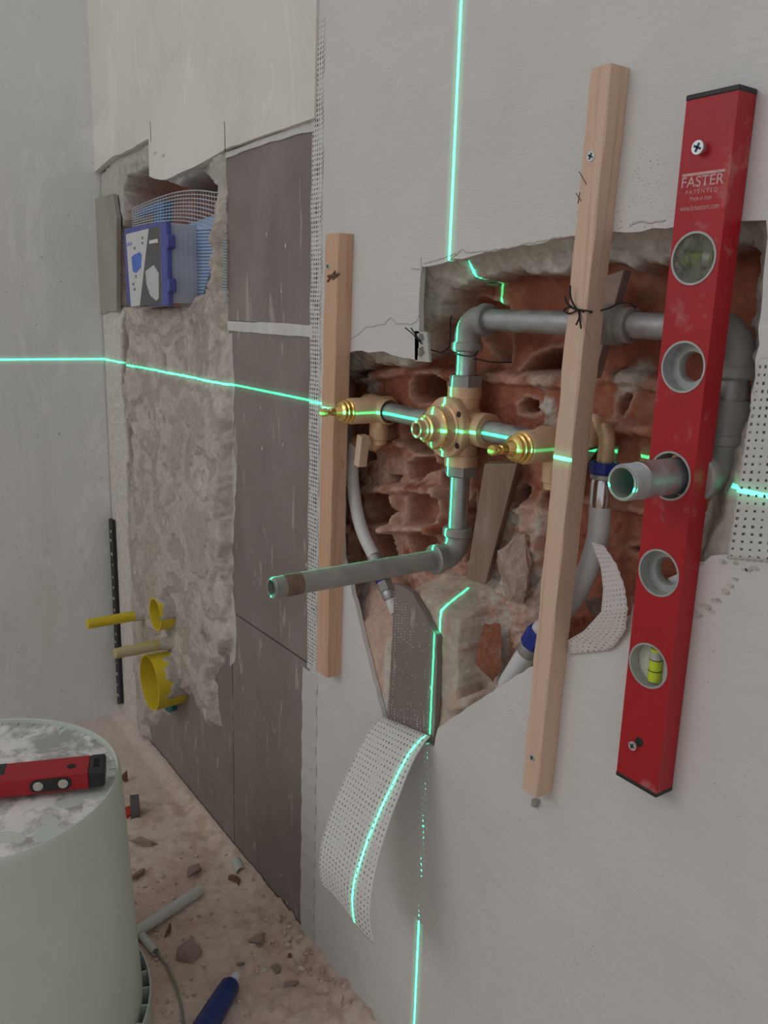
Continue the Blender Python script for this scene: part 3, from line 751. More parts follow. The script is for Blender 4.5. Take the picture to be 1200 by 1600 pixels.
q = fitting(h2, cu[0], (0, 0, 1), [('chrome_ferrule', .030, .0125, CHROME, 28), ('steel_neck', .006, .0135, GALV, 28), ('blue_collar', .012, .0155, BLUEC, 8)])
m = MB(); pth = [q, q + Vector((.001, 0, .016)), q + Vector((.0, .0, .026)), q + Vector((-.006, 0, .036)), q + Vector((-.016, .0, .042)), Vector((-.60, AX, ZV + .012)), Vector((-.635, AX, ZV))]
m.tube(pth, .0085, 20); m.build('brass_tail', BRASS, mix, smooth=True)
q = fitting(h2, cu[-1] + Vector((0, 0, .0)), Vector(P(808, 1045, .030)) - cu[-1], [('blue_collar', .024, .0155, BLUEC, 8), ('steel_neck', .014, .013, GALVD, 24), ('white_end', .055, .0125, WHITEP, 24)])

# ------------------------------------------------------------------ timber battens
def screw(parent, x, y, z, r=.0045, proud=.0, name='screw'):
    m = MB(); m.lathe([(-.012, r * .5), (-.003 - proud, r * .55), (-.001, r * .8), (0, r), (.0012, r * .95), (.0012, 0)], (x, y - proud, z), (0, -1, 0), 24)
    s_ = m.build(name, ZINC, parent, smooth=True)
    m = MB()
    for a in (.4, .4 + math.pi / 2): m.box((x, y - proud - .0013, z), (r * 1.25, .0006, r * .32), Matrix.Rotation(a, 3, 'Y'))
    m.build('cross_recess', DARKC, s_)
def batten(label, xt, xb, w, d, zt, zb, mat, seed, y=0.0):
    t = thing('wooden_batten', label, 'batten', ((xt + xb) / 2, 0, zb))
    m = MB(); n = 60; vs = []; fs = []; r = random.Random(seed); ph = r.uniform(0, 9)
    for i in range(n + 1):
        k = i / n; z = zb + (zt - zb) * k; x = xb + (xt - xb) * k
        j = .0005 * math.sin(z * 60 + ph) + .0003 * math.sin(z * 143 + ph)
        ch = .0012 + .0006 * math.sin(z * 77 + ph)
        y0 = y - d
        for (a, b) in ((0, -.0003), (0, y0 + ch), (ch, y0), (w - ch, y0), (w, y0 + ch), (w, -.0003)):
            vs.append((x + a + (j if a < w / 2 else -j * .6), b if b < -.001 else b, z + (.0 if i < n else .0)))
    for i in range(n):
        for a in range(6):
            b = (a + 1) % 6; fs.append((i * 6 + a, i * 6 + b, i * 6 + 6 + b, i * 6 + 6 + a))
    fs.append(tuple(range(6))); fs.append(tuple(n * 6 + a for a in range(6)))
    m.add(vs, fs); m.build('timber', mat, t)
    return t
b1 = batten('short orange-toned pine batten screwed upright at the edge of the brown tiles', -1.061, -1.073, .0345, .025, 1.2315, .572, WOODO, 1)
screw(b1, -1.052, -.025, 1.188, .0042)
m = MB()
for (ax_, az, bx, bz, w) in ((512, 440, 524, 424, .0016), (513, 432, 541, 424, .0022), (520, 436, 530, 428, .0016)):
    a = P(ax_, az, -.0255); b = P(bx, bz, -.0255)
    if bx > 530: b = np.array([-1.0275, -.0255, a[2] + .002])
    m.tube([a, b], w, 8)
m.build('bark_scar', simple('dark scar', (.16, .09, .06), .9), b1)
b2 = batten('long pale pine batten screwed upright left of the red level', -.589, -.608, .0245, .025, 1.350, .607, WOOD, 2)
screw(b2, -.5795, -.025, 1.274, .0048); screw(b2, -.594, -.025, .652, .0036)
m = MB(); q = P(835, 1255, -.004); m.box((q[0], -.003, q[2]), (.006, .006, .008)); m.box((q[0] + .003, -.004, q[2] + .004), (.004, .006, .004)); m.build('nail_stub', GALVD, b2)
m = MB()
for (a, b) in (((905, 268), (916, 288)), ((900, 302), (908, 314)), ((906, 300), (903, 318))):
    m.tube([P(*a, -.0252), P(*b, -.0252)], .0005, 6)
m.build('grain_scar', simple('scar', (.2, .12, .08), .9), b2)
def wire(name, label, lists, r=.0009, cat='wire'):
    t = None
    m = MB()
    for pts in lists:
        pw = [Vector(P(*p)) for p in pts]; cu = []
        for i in range(len(pw) - 1):
            p0 = pw[max(i - 1, 0)]; p1 = pw[i]; p2 = pw[i + 1]; p3 = pw[min(i + 2, len(pw) - 1)]
            for k in range(6):
                t = k / 6; cu.append(.5 * ((2 * p1) + (p2 - p0) * t + (2 * p0 - 5 * p1 + 4 * p2 - p3) * t * t + (3 * p1 - p0 - 3 * p2 + p3) * t ** 3))
        cu.append(pw[-1]); m.tube(cu, r, 8)
    o = m.build(name, WIRE, smooth=True, origin=tuple(float(v) for v in P(*lists[0][0]))); tag(o, label, cat); return o
yf = -.0262
wire('binding_wire', 'black binding wire twisted around the long pine batten and upper pipe', [
    [(881, 484, yf), (890, 480, yf), (905, 484, yf), (925, 487, yf), (922, 489, -.012), (950, 482, .0), (968, 474, .006), (984, 474, .01), (993, 482, .014)],
    [(883, 462, yf - .004), (885, 472, yf - .004), (896, 482, yf), (906, 486, yf)], [(891, 446, yf - .006), (892, 466, yf - .004), (901, 484, yf)],
    [(904, 487, yf), (905, 496, yf - .001), (900, 508, yf - .004)], [(905, 487, yf), (906, 500, yf - .003), (908, 513, yf - .006)],
    [(881, 486, yf), (890, 490, yf - .001), (905, 484, yf - .001), (912, 488, yf)]])
wire('binding_wire', 'thin dark wire looped round the pipe below the upper left elbow', [
    [(633, 512, -.012), (645, 522, -.008), (655, 533, -.004), (670, 545, .008), (690, 551, .012), (712, 553, .018), (725, 556, .0185), (740, 556, .02), (747, 548, .03)],
    [(642, 512, -.012), (650, 524, -.006), (658, 534, -.002)], [(690, 550, .012), (702, 540, .022), (704, 500, .04), (706, 494, .05)],
    [(740, 560, .022), (770, 566, .04), (800, 566, .06)]], .0008)
# perforated metal plate behind that wire
m = MB(); pl = xz([(650, 517), (669, 519), (673, 566), (650, 564)], .002); h_ = xz([(655, 545), (663, 541), (666, 552), (660, 559), (655, 555)], .002); h2_ = xz([(653, 521), (663, 522), (665, 532), (656, 532)], .002)
m.prism(pl, [h_, h2_], .000, .0035); o = m.build('metal_plate', simple('chalky plate', (.48, .48, .45), .8, 0, .1, 60), origin=tuple(float(v) for v in P(660, 540, .002)))
tag(o, 'small chalky plate with a triangular hole sticking out at the board corner', 'plate')

# ------------------------------------------------------------------ big red spirit level
lv = thing('spirit_level', 'long red spirit level screwed upright beside the long batten with a pipe through it', 'spirit level', (-.457, 0, .69))
x0, x1, z0, z1 = -.4805, -.4325, .6925, 1.3045; yfr = -.0245; ybk = -.0012
holes = [(-.4572, 1.1795, .0212), (-.4555, 1.090, .0215), (-.4570, .9945, .0215), (-.4572, .9045, .0215), (-.4575, .8135, .0212)]
def circ(x, z, r, n=40): return [(x + r * math.cos(-2 * math.pi * i / n), z + r * math.sin(-2 * math.pi * i / n)) for i in range(n)]
m = MB(); m.prism([(x0, z0), (x1, z0), (x1, z1), (x0, z1)], [circ(a, b, r) for a, b, r in holes], yfr, ybk)
m.build('body', RED, lv, bevel=.0012)
for za, zb_, sg in ((z1, z1 + .004, 1), (z0 - .004, z0, -1)):
    m = MB(); m.box(((x0 + x1) / 2, (yfr + ybk) / 2 - .0002, (za + zb_) / 2), (x1 - x0 + .001, ybk - yfr + .001, .0045)); m.build('end_cap', BLACK, lv, bevel=.001)
CLEAR = m_clear('clear acrylic', (.80, .84, .76), .30, .12)
FLUID = simple('yellow green fluid', (.55, .68, .03), .25, 0, .05); FLUIDD = simple('murky green fluid', (.20, .29, .05), .3, 0, .12)
def m_film():
    t = NT('dirty clear window'); t.col(t.ramp(t.noise(130, 5, .6), [(.35, (.13, .13, .09)), (.7, (.34, .33, .28))])); t.set(Roughness=.25)
    tr = t.n('ShaderNodeBsdfTransparent'); mx = t.n('ShaderNodeMixShader'); t.l(t.ramp(t.noise(150, 4, .6), [(.35, .08), (.75, .6)]), mx.inputs[0])
    t.l(tr.outputs[0], mx.inputs[1]); t.l(t.b.outputs[0], mx.inputs[2]); t.l(mx.outputs[0], t.t.nodes['Material Output'].inputs[0]); return t.m
FILM = m_film()
LINE = simple('vial line', (.03, .03, .03), .5)
for i, (a, b, r) in enumerate(holes):
    m = MB(); m.lathe([(-.0006, r + .0006), (.021, r + .0002), (.021, r - .0012), (-.0006, r - .0012)], (a, yfr, b), (0, 1, 0), 48, close=True)
    if i in (1, 3):
        m.lathe([(.012, r - .0005), (.012, r - .008), (.0135, r - .009), (.020, r - .009)], (a, yfr, b), (0, 1, 0), 48)
    ho = m.build('hole_liner', HOLEL, lv, smooth=True)
    if i in (0, 4):
        m = MB(); m.lathe([(.012, 0), (.012, r - .001), (.0135, r - .001), (.0135, 0)], (a, yfr, b), (0, 1, 0), 40)
        vb = m.build('vial_mount', simple('vial backing', (.24, .25, .20), .5, 0, .1, 60, dust=(.36, .34, .28), dustamt=.6) if i == 0 else simple('clean vial backing', (.60, .61, .52), .45, 0, .08), lv, smooth=True)
        fl = FLUIDD if i == 0 else FLUID
        if i == 0:
            m = MB(); m.lathe([(.0012, 0), (.0012, r - .0014), (.0018, r - .0014), (.0018, 0)], (a, yfr, b), (0, 1, 0), 40); m.build('dirty_window', FILM, lv, smooth=True)
        dx, dz = (1, 0) if i == 0 else (0, 1)
        cc = Vector((a + (.002 if i else 0), yfr + .0085, b))
        m = MB(); m.tube([cc - Vector((dx, 0, dz)) * .0160, cc + Vector((dx, 0, dz)) * .0160], .0060, 20); vv = m.build('vial', fl, lv, smooth=True)
        m = MB()
        for s_ in (-.0055, .0055): m.lathe([(-.0004, .0061), (-.0004, .0064), (.0004, .0064), (.0004, .0061)], cc + Vector((dx, 0, dz)) * s_, (dx, 0, dz), 24, close=True)
        m.build('vial_line', LINE, vv)
        m = MB(); m.tube([cc + Vector((dx, 0, dz)) * .0058, cc + Vector((dx, 0, dz)) * .0135], .0063, 16); m.build('bubble', simple('air bubble', (.45, .46, .40), .2), vv, smooth=True)
screw(lv, float(P(1098, 232, yfr)[0]), yfr, float(P(1098, 232, yfr)[2]), .0058, .006)
screw(lv, float(P(992, 1164, yfr)[0]), yfr, float(P(992, 1164, yfr)[2]), .0046, .003)
m = MB(); m.lathe([(0, 0), (0, .0046), (.002, .0046)], (float(P(999, 1159, yfr)[0]), yfr - .0004, float(P(999, 1159, yfr)[2])), (0, 1, 0), 20); m.build('drill_hole', BLACK, lv)
def text(s_, width, x, y, z, mat, parent, bold=0, h=None, name='lettering', space=1.0):
    cu = bpy.data.curves.new('txt', 'FONT'); cu.body = s_; cu.align_x = 'CENTER'; cu.offset = bold; cu.extrude = .0; cu.space_character = space; cu.size = 1
    tmp = bpy.data.objects.new('tmp', cu); C.objects.link(tmp)
    bpy.context.view_layer.update()
    me = bpy.data.meshes.new_from_object(tmp.evaluated_get(bpy.context.evaluated_depsgraph_get())); C.objects.unlink(tmp); bpy.data.objects.remove(tmp)
    n = len(me.vertices); co = np.empty(n * 3); me.vertices.foreach_get('co', co); co = co.reshape(-1, 3)
    w = co[:, 0].max() - co[:, 0].min(); hh = co[:, 1].max() - co[:, 1].min(); sx = width / w; sy = h / hh if h else sx
    nc = np.stack([(co[:, 0] - (co[:, 0].max() + co[:, 0].min()) / 2) * sx + x, np.full(n, y), (co[:, 1] - co[:, 1].min()) * sy + z], -1)
    me.vertices.foreach_set('co', nc.ravel()); me.name = name; me.materials.clear(); me.materials.append(mat); me.update()
    o = bpy.data.objects.new(name, me); C.objects.link(o); adopt(o, parent); return o
ty = yfr - .00025
zc = float(P(1095, 290, yfr)[2])
text('FASTER', .040, -.4565, ty, zc - .0005, INK, lv, .012, .0085)
m = MB(); m.box((-.4565, ty, zc + .0095), (.0405, .0002, .0022)); m.build('lettering', INK, lv)
text('PATENTED', .030, -.4565, ty, zc - .0060, INK, lv, 0, .0033, space=1.35)
text('Made in Italy', .021, -.4565, ty, zc - .0122, INK, lv, 0, .0042)
text('www.brixocomi.com', .037, -.4570, ty, zc - .0190, INK, lv, 0, .0044)

# ------------------------------------------------------------------ peeled and perforated skins
prof = [(.0, .560), (-.012, .557), (-.029, .543), (-.045, .522), (-.057, .502), (-.070, .482), (-.081, .462), (-.092, .440), (-.1, .42), (-.107, .402), (-.112, .386), (-.115, .360), (-.113, .338), (-.110, .322)]
def strip(u, v):
    f = v * (len(prof) - 1); i = min(int(f), len(prof) - 2); t = f - i
    # diagonal torn lower end: right side hangs lower
    y = prof[i][0] * (1 - t) + prof[i + 1][0] * t; z = prof[i][1] * (1 - t) + prof[i + 1][1] * t
    xl = -.916 + .016 * v; xr = -.806 + .042 * v
    z += (u - .5) * (.020 * (1 - v)) + v * v * .012 * math.sin(u * 6) * .3 - .016 * (.7 - u) * (1 - v) ** 2 * 0
    return (xl + (xr - xl) * u, y - .0005, z + .003)
PERF_S = m_perf('perforated white skin', (.74, .73, .72), .0076, .215, .9)
o = uvplane('peeled_skin', None, PERF_S, None, 30, 44, .0012, strip)
tag(o, 'curled flap of perforated white skin hanging off the wall below the bare tile', 'flap')
def quadsheet(name, label, q, y, nx, nz, mat, bend=0.0, edge=0):
    r = random.Random(4)
    ph = [Vector(P(*p, yy)) for p, yy in zip(q, y)]
    jit = {}
    def fn(u, v):
        p = (ph[0] * (1 - u) + ph[1] * u) * (1 - v) + (ph[3] * (1 - u) + ph[2] * u) * v
        return (p.x + (edge * math.sin(v * 71) if u in (0, 1) else 0), p.y - bend * math.sin(math.pi * v) * (1 - u * .3), p.z + (edge * math.sin(u * 60) if v in (0, 1) else 0))
    o = uvplane(name, None, mat, None, nx, nz, .0012, fn); tag(o, label, 'flap'); return o
quadsheet('peeled_skin', 'flat perforated white skin right of the red level at the edge of the picture', [(1136, 872), (1240, 880), (1248, 560), (1186, 560)], [-.0022] * 4, 20, 40, m_perf('torn perforated skin', (.64, .66, .62), .0066, .21, 1.1), 0, .0012)
def curl(u, v):
    q = [((926, 846, .004), (946, 852, .004)), ((941, 885, .001), (966, 882, .001)), ((945, 920, -.004), (978, 915, -.004)), ((942, 955, -.006), (983, 950, -.006)), ((915, 985, -.004), (980, 985, -.004)), ((889, 1000, -.002), (962, 1010, -.002)), ((892, 1022, -.001), (952, 1015, -.001))]
    f = v * (len(q) - 1); i = min(int(f), len(q) - 2); t = f - i; t = t
    a = Vector(P(*q[i][0])) * (1 - t) + Vector(P(*q[i + 1][0])) * t; b = Vector(P(*q[i][1])) * (1 - t) + Vector(P(*q[i + 1][1])) * t
    p = a * (1 - u) + b * u; return (p.x + (.0008 * math.sin(v * 90) if u == 1 else 0), p.y - .002, p.z)
PERF_C = m_perf('dusty perforated skin', (.66, .62, .60), .0050, .16, .8)
o = uvplane('peeled_skin', None, PERF_C, None, 14, 40, .0012, curl); tag(o, 'narrow torn strip of dusty white mesh skin between the long batten and the red level', 'flap')

# ------------------------------------------------------------------ rubble and offcuts in the opening
def rock(seed, r=1.0, n=22, flat=1.0, sub=1):
    rd = random.Random(seed); bm = bmesh.new()
    for _ in range(n):
        v = Vector((rd.gauss(0, 1), rd.gauss(0, 1), rd.gauss(0, 1))).normalized() * rd.uniform(.82, 1.0)
        bm.verts.new((v.x * r, v.y * r * .8, v.z * r * flat))
    res = bmesh.ops.convex_hull(bm, input=bm.verts); bmesh.ops.delete(bm, geom=[g for g in bm.verts if not g.link_faces], context='VERTS')
    if sub:
        bmesh.ops.subdivide_edges(bm, edges=bm.edges[:], cuts=2, use_grid_fill=True)
        for v in bm.verts: v.co += v.co.normalized() * rd.uniform(-.05, .03) * r
    me = bpy.data.meshes.new('rock'); bm.to_mesh(me); bm.free(); return me
def chunk(name, label, cat, loc, scale, rot, seed, mat, n=18, flat=1, group=None, sub=1):
    me = rock(seed, 1, n, flat, sub); me.materials.append(mat); o = bpy.data.objects.new(name, me); C.objects.link(o)
    o.location = tuple(map(float, loc)); o.scale = scale; o.rotation_euler = rot; me.name = name; tag(o, label, cat, group); return o
RB = simple('broken red brick', (.52, .19, .11), .9, 0, .25, 5, .006, dust=(.50, .34, .28), dustamt=.8, dsc=3)
RM = simple('broken pinkish mortar', (.60, .45, .38), .9, 0, .3, 4, .005, dust=(.66, .60, .53), dustamt=.7, dsc=2)
RG = simple('grey mortar lump', (.42, .38, .33), .95, 0, .2, 4, .012, dust=(.36, .22, .17), dustamt=.55, dsc=2)
chunk('mortar_lump', 'large grey-beige mortar lump wedged between the dark stick and long batten', 'rubble', P(800, 895, .040), (.034, .022, .056), (0, .25, 0), 5, RM)
chunk('brick_fragment', 'upright red brick fragment wedged in the mortar right of the bare tile', 'rubble', P(767, 1018, .028), (.025, .018, .054), (0, .08, .2), 11, RB, 9)
chunk('mortar_lump', 'small pink mortar lump at the foot of the opening beside the lower hose', 'rubble', P(795, 1062, .03), (.014, .012, .014), (0, .4, 0), 15, RM)
chunk('mortar_lump', 'crumbly mortar lump behind the torn strip beside the red level', 'rubble', P(935, 950, .055), (.022, .018, .012), (0, .3, 0), 23, RM)
def stick(name, label, a, b, wa, wb, d, mat, ya, yb, tw=0):
    A = Vector(P(*a, ya)); B = Vector(P(*b, yb)); m = MB(); ax = (B - A); L = ax.length; ax.normalize()
    yv = Vector((0, -1, 0)); xv = ax.cross(yv).normalized(); yv = xv.cross(ax).normalized()
    c = math.cos(tw); s_ = math.sin(tw); xv, yv = xv * c + yv * s_, yv * c - xv * s_
    vs = []
    for p, w in ((A, wa), (B, wb)):
        for i, j in ((-1, -1), (1, -1), (1, 1), (-1, 1)): vs.append(p + xv * i * w / 2 + yv * j * d / 2 + ax * (.006 * i * (1 if p is A else 0)))
    m.add(vs, [(0, 1, 2, 3), (4, 7, 6, 5), (0, 4, 5, 1), (1, 5, 6, 2), (2, 6, 7, 3), (3, 7, 4, 0)])
    o = m.build(name, mat, bevel=.001, origin=tuple((A + B) / 2)); tag(o, label, 'wood'); return o
stick('wood_offcut', 'dark weathered stick leaning in the opening right of the lower vertical pipe', (787, 722), (748, 905), .040, .026, .022, WOODG, .040, .034, .5)
stick('wood_offcut', 'pale wooden block wedged behind the long batten level with the right valve', (934, 668), (893, 735), .028, .022, .020, WOODG, .052, .050, .5)
stick('wood_offcut', 'flat grey wood piece behind the long batten at the upper pipe', (958, 430), (928, 590), .036, .010, .012, simple('grey wood', (.34, .25, .22), .9, 0, .15, 30), .050, .044, .0)
# ------------------------------------------------------------------ flush cistern box in its niche
fb = thing('flush_box', 'blue and translucent flush cistern housing set into the broken niche', 'cistern', (-1.72, -.05, 1.128))
BLUEP = simple('violet blue plastic', (.085, .10, .36), .5, 0, .12, 20, 0, .5, dust=(.40, .40, .45), dustamt=.5)
TRANS = simple('milky translucent plastic', (.46, .51, .60), .35, 0, .08, 18, 0, .5, dust=(.5, .5, .5), dustamt=.5)
BOXL = simple('pale blue plastic', (.42, .56, .80), .5, 0, .1, 20)
xa, xb, za, zb = -1.850, -1.603, 1.127, 1.283
ff = -.054
m = MB(); m.prism([(xa, za), (xb, za), (xb, zb), (xa, zb)], [], ff, ff + .012); frm = m.build('front_plate', BLUEP, fb, bevel=.003)
for z in (1.245, 1.165):
    m = MB(); m.prism([(xb - .002, z - .014), (xb + .006, z - .012), (xb + .010, z - .008), (xb + .010, z + .010), (xb + .004, z + .014), (xb - .002, z + .014)], [], ff, ff + .016); m.build('clip', BLUEP, fb, bevel=.002)
m = MB(); m.box(((xa + xb) / 2 - .002, (ff + .012 + .06) / 2, (za + zb) / 2 + .002), (xb - xa - .012, .06 - ff - .012, zb - za - .008)); m.build('housing', TRANS, fb, bevel=.004)
m = MB()
for i in range(9): m.box((xb - .0078, ff + .018 + i * .0095, (za + zb) / 2), (.0012, .0012, zb - za - .02))
m.build('ribs', TRANS, fb)
def decal(pts, mat, k, name):
    q = xz(pts, ff); m = MB(); m.prism(q, [], ff - .0004 * k, ff - .0004 * k + .0003); return m.build(name, mat, lab)
lab = MB().prism(xz([(197, 366), (250, 353), (254, 474), (205, 479)], ff), [], ff - .0006, ff + .0002).build('label', simple('label white', (.62, .63, .64), .5, 0, .04), fb)
decal([(233, 357), (250, 353), (254, 474), (219, 478)], simple('label grey', (.10, .10, .105), .5, 0, .05), 2.2, 'grey_field')
decal([(206, 402), (210, 398), (219, 394), (222, 398), (221, 418), (213, 427), (208, 424)], simple('label blue', (.08, .17, .60), .5), 2.2, 'blue_mark')
decal([(199, 380), (207, 378), (207, 383), (199, 385)], simple('label violet', (.30, .30, .62), .5), 2.2, 'violet_mark')
decal([(234, 376), (247, 373), (248, 379), (234, 381)], simple('label tag', (.7, .7, .7), .5), 3.4, 'white_tag')
decal([(228, 424), (241, 414), (249, 427), (249, 466), (245, 470), (236, 462), (230, 445)], simple('label pale', (.55, .55, .56), .5), 3.4, 'white_shape')
for a in ((211, 388), (223, 372), (223, 380), (213, 432), (209, 444), (211, 452)):
    decal([(a[0] - 1.2, a[1] - 2), (a[0] + 1.2, a[1] - 2.4), (a[0] + 1, a[1] + 2.4), (a[0] - 1.4, a[1] + 2)], simple('label dot', (.15, .15, .18), .5), 2.2, 'dark_mark')
m = MB(); pk = xz([(300, 350), (345, 335), (352, 380), (332, 430), (322, 462), (302, 470)], .02)
m.prism(pk, [], .012, .05); m.build('side_panel', BOXL, fb, bevel=.002)
m = MB()
for i in range(20):
    py = 360 + i * 5.2
    m.tube([P(303, py, .0105), P(330 if py > 430 else 338, py - 1, .0105)], .0007, 6)
m.build('slots', simple('slot shade', (.10, .15, .30), .6), fb)
m = MB(); m.tube([P(222, 335, .03), P(250, 322, .03), P(262, 345, .03)], .008, 12); m.box(tuple(P(255, 332, .02)), (.06, .02, .04)); m.build('inner_fitting', simple('bright blue plastic', (.06, .22, .55), .5), fb, bevel=.002)
# reinforcing mesh over the box
m = MB(); NR = 9
def arc(i, s_):
    px = 207 + (353 - 207) * s_
    top = 326 - 32 * math.sin(min(s_ * 1.15, 1) * math.pi * .62) + 5 * s_
    return P(px, top + i * (3.5 + 4.2 * s_), .004 + .002 * math.sin(s_ * 9 + i))
for i in range(NR): m.tube([arc(i, k / 24) for k in range(25)], .0011, 5)
for k in range(34):
    s_ = k / 33; m.tube([arc(i, s_) for i in range(NR)], .0006, 5)
for i in range(22):
    py = 372 + i * 4.6
    x_a = 328 if i < 12 else 338
    m.tube([P(x_a, py - 2, .002), P(341, py - 1, .0), P(354, py + 2, .0)], .0010, 5)
o = m.build('reinforcing_mesh', simple('pale blue fibre', (.46, .53, .60), .6), origin=tuple(float(v) for v in P(300, 320, 0))); tag(o, 'pale blue reinforcing mesh bulging over the top of the flush box', 'mesh')

# ------------------------------------------------------------------ yellow sleeves
def sleeve(name, label, cx, cz, y0, y1, r, th, mat, plast):
    t = thing(name, label, 'sleeve', (cx, y0, cz)); L = y0 - y1
    m = MB(); m.lathe([(0, r * .97), (L, r), (L, r - th), (.004, r * .97 - th), (.004, 0), (.0, 0)], (cx, y0, cz), (0, -1, 0), 48); m.build('sleeve', mat, t, smooth=True)
    # plaster smeared over its upper flank
    m = MB(); vs = []; fs = []; rd = random.Random(7); n = 22; kx = 8
    for j in range(kx + 1):
        for i in range(n + 1):
            a = plast[0] + (plast[1] - plast[0]) * i / n; d = L * (.02 + (plast[2] + .10 * math.sin(i * .55 + 1) + .07 * math.sin(i * 1.35)) * j / kx)
            rr = r + (.0035 * rd.random() + .0008 if 0 < i < n and j < kx else -.001)
            vs.append((cx + rr * math.cos(a), y0 - d, cz + rr * math.sin(a)))
    for j in range(kx):
        for i in range(n): q = j * (n + 1) + i; fs.append((q, q + 1, q + n + 2, q + n + 1))
    m.add(vs, fs); m.build('plaster_smear', simple('plaster smear', (.46, .42, .37), .9, 0, .2, 60, .002), t, smooth=True, autos=70)
    return t
sleeve('wall_sleeve', 'large yellow open sleeve low on the mortared wall', -1.770, .281, .006, -.062, .0655, .003, YEL, (-.35, 1.3, .62))
sleeve('wall_sleeve', 'small yellow open sleeve above the plastered rod', -1.772, .4435, .004, -.042, .0385, .0035, YEL, (-.1, 2.6, .9))
for lab_, x, z, y1, mt in (('bright yellow plastic rod sticking out left of the small yellow sleeve', -1.943, .383, -.150, YEL), ('plaster-covered yellow rod sticking out just above the large yellow sleeve', -1.770, .3685, -.138, YELD)):
    t = thing('pipe_plug', lab_, 'pipe plug', (x, 0, z))
    m = MB(); m.lathe([(-.01, .0125), (.10, .0125), (-y1 - .002, .0118), (-y1, .0100), (-y1, 0)], (x, 0, z), (0, -1, 0), 10); m.build('rod', mt, t, smooth=True)
    m = MB(); m.lathe([(-.004, .022), (.004, .019), (.012, .0165), (.026, .0145), (.036, .013)], (x, 0, z), (0, -1, 0), 14); m.build('plaster_collar', simple('plaster collar', (.50, .46, .42), .9, 0, .15, 60, .002), t, smooth=True)
m = MB(); m.tube([P(262, 1103, -.012), P(285, 1092, .03)], .017, 20); o = m.build('teal_conduit', simple('teal plastic', (.03, .17, .20), .5), smooth=True, origin=tuple(float(v) for v in P(275, 1098, .0))); tag(o, 'teal conduit end poking out beneath the large yellow sleeve', 'conduit')

# ------------------------------------------------------------------ upturned bucket with a small level on top
BC = (-1.214, -.512); BZ = .45; BRr = .2045
bk = thing('upturned_bucket', 'large pale green bucket standing upside down on the dusty floor', 'bucket', (BC[0], BC[1], 0))
m = MB(); prof_ = [(0, BRr * 1.10), (.05, BRr * 1.095), (BZ - .006, BRr + .002), (BZ - .001, BRr), (BZ + .002, BRr - .002), (BZ + .001, BRr - .005), (BZ - .006, BRr - .006), (BZ - .007, 0)]
m.lathe(prof_, (BC[0], BC[1], 0), (0, 0, 1), 96)
m.lathe([(.002, BRr * 1.158), (.034, BRr * 1.162), (.058, BRr * 1.160), (.058, BRr * 1.148), (.002, BRr * 1.146)], (BC[0], BC[1], 0), (0, 0, 1), 96)
for i in range(40):
    a = 2 * math.pi * i / 40; m.box((BC[0] + BRr * 1.125 * math.cos(a), BC[1] + BRr * 1.125 * math.sin(a), .028), (BRr * .06, .0025, .050), Matrix.Rotation(a, 3, 'Z'))
for i in range(48):
    a = 2 * math.pi * i / 48; m.box((BC[0] + (BRr - .010) * math.cos(a), BC[1] + (BRr - .010) * math.sin(a), BZ - .0055), (.012, .0012, .003), Matrix.Rotation(a, 3, 'Z'))
m.build('shell', BUCK, bk, smooth=True)
m = MB(); rr_ = BRr - .0065; vs = [(BC[0], BC[1], BZ - .0055)]; fs = []
for j in range(1, 15):
    for i in range(72):
        a = 2 * math.pi * i / 72; r = rr_ * j / 14
        vs.append((BC[0] + r * math.cos(a), BC[1] + r * math.sin(a), BZ - .0058 + .0018 * float(fbm(np.array([r * math.cos(a)]), np.array([r * math.sin(a)]), 30, 5, 3)[0])))
for i in range(72): fs.append((0, 1 + i, 1 + (i + 1) % 72))
for j in range(13):
    for i in range(72): a = 1 + j * 72 + i; b = 1 + j * 72 + (i + 1) % 72; fs.append((a, b, b + 72, a + 72))
m.add(vs, fs); m.build('grimy_base', LIDM, bk, smooth=True)
# small level
d = Vector((-1.106 + 1.154, -.346 + .483, 0)).normalized(); e = Vector((-d.y, d.x, 0))  # e: away from the viewer
E0 = Vector((-1.107, -.352, BZ + .0032)); L_ = .36; Wd = .050; Hh = .0255
sl = thing('small_spirit_level', 'short red spirit level with black end lying on the upturned bucket', 'spirit level', E0 - d * L_ / 2)
def lp(a, b, c): return E0 - d * a + e * b + Vector((0, 0, c))
def lbox(mb, a0, a1, b0, b1, c0, c1):
    vs = [lp(a, b, c) for a in (a0, a1) for b in (b0, b1) for c in (c0, c1)]
    mb.add(vs, [(0, 1, 3, 2), (4, 6, 7, 5), (0, 4, 5, 1), (2, 3, 7, 6), (0, 2, 6, 4), (1, 5, 7, 3)])
m = MB(); lbox(m, .022, L_, 0, Wd, 0, Hh); m.build('body', REDS, sl, bevel=.0015)
m = MB(); lbox(m, 0, .0225, -.0006, Wd + .0006, -.0003, Hh + .0008); ec = m.build('end_cap', BLACK, sl, bevel=.004, seg=3)
m = MB(); lbox(m, .008, .016, .013, .036, Hh + .0006, Hh + .0014); m.build('cap_recess', simple('matt black', (.006, .006, .006), .9), ec)
m = MB(); c0 = .0725; 
pts = []
for i in range(32):
    a = 2 * math.pi * i / 32; cx_ = .018 if math.cos(a) > 0 else -.018; pts.append((c0 + cx_ + .010 * math.cos(a), Hh * .5 + .0095 * math.sin(a)))
vs = [lp(a, -.0012, c) for a, c in pts] + [lp(a, .002, c) for a, c in pts]
m.add(vs, [tuple(range(32)), tuple(range(63, 31, -1))] + [(i, (i + 1) % 32, 32 + (i + 1) % 32, 32 + i) for i in range(32)]); vf = m.build('vial_frame', BLACK, sl)
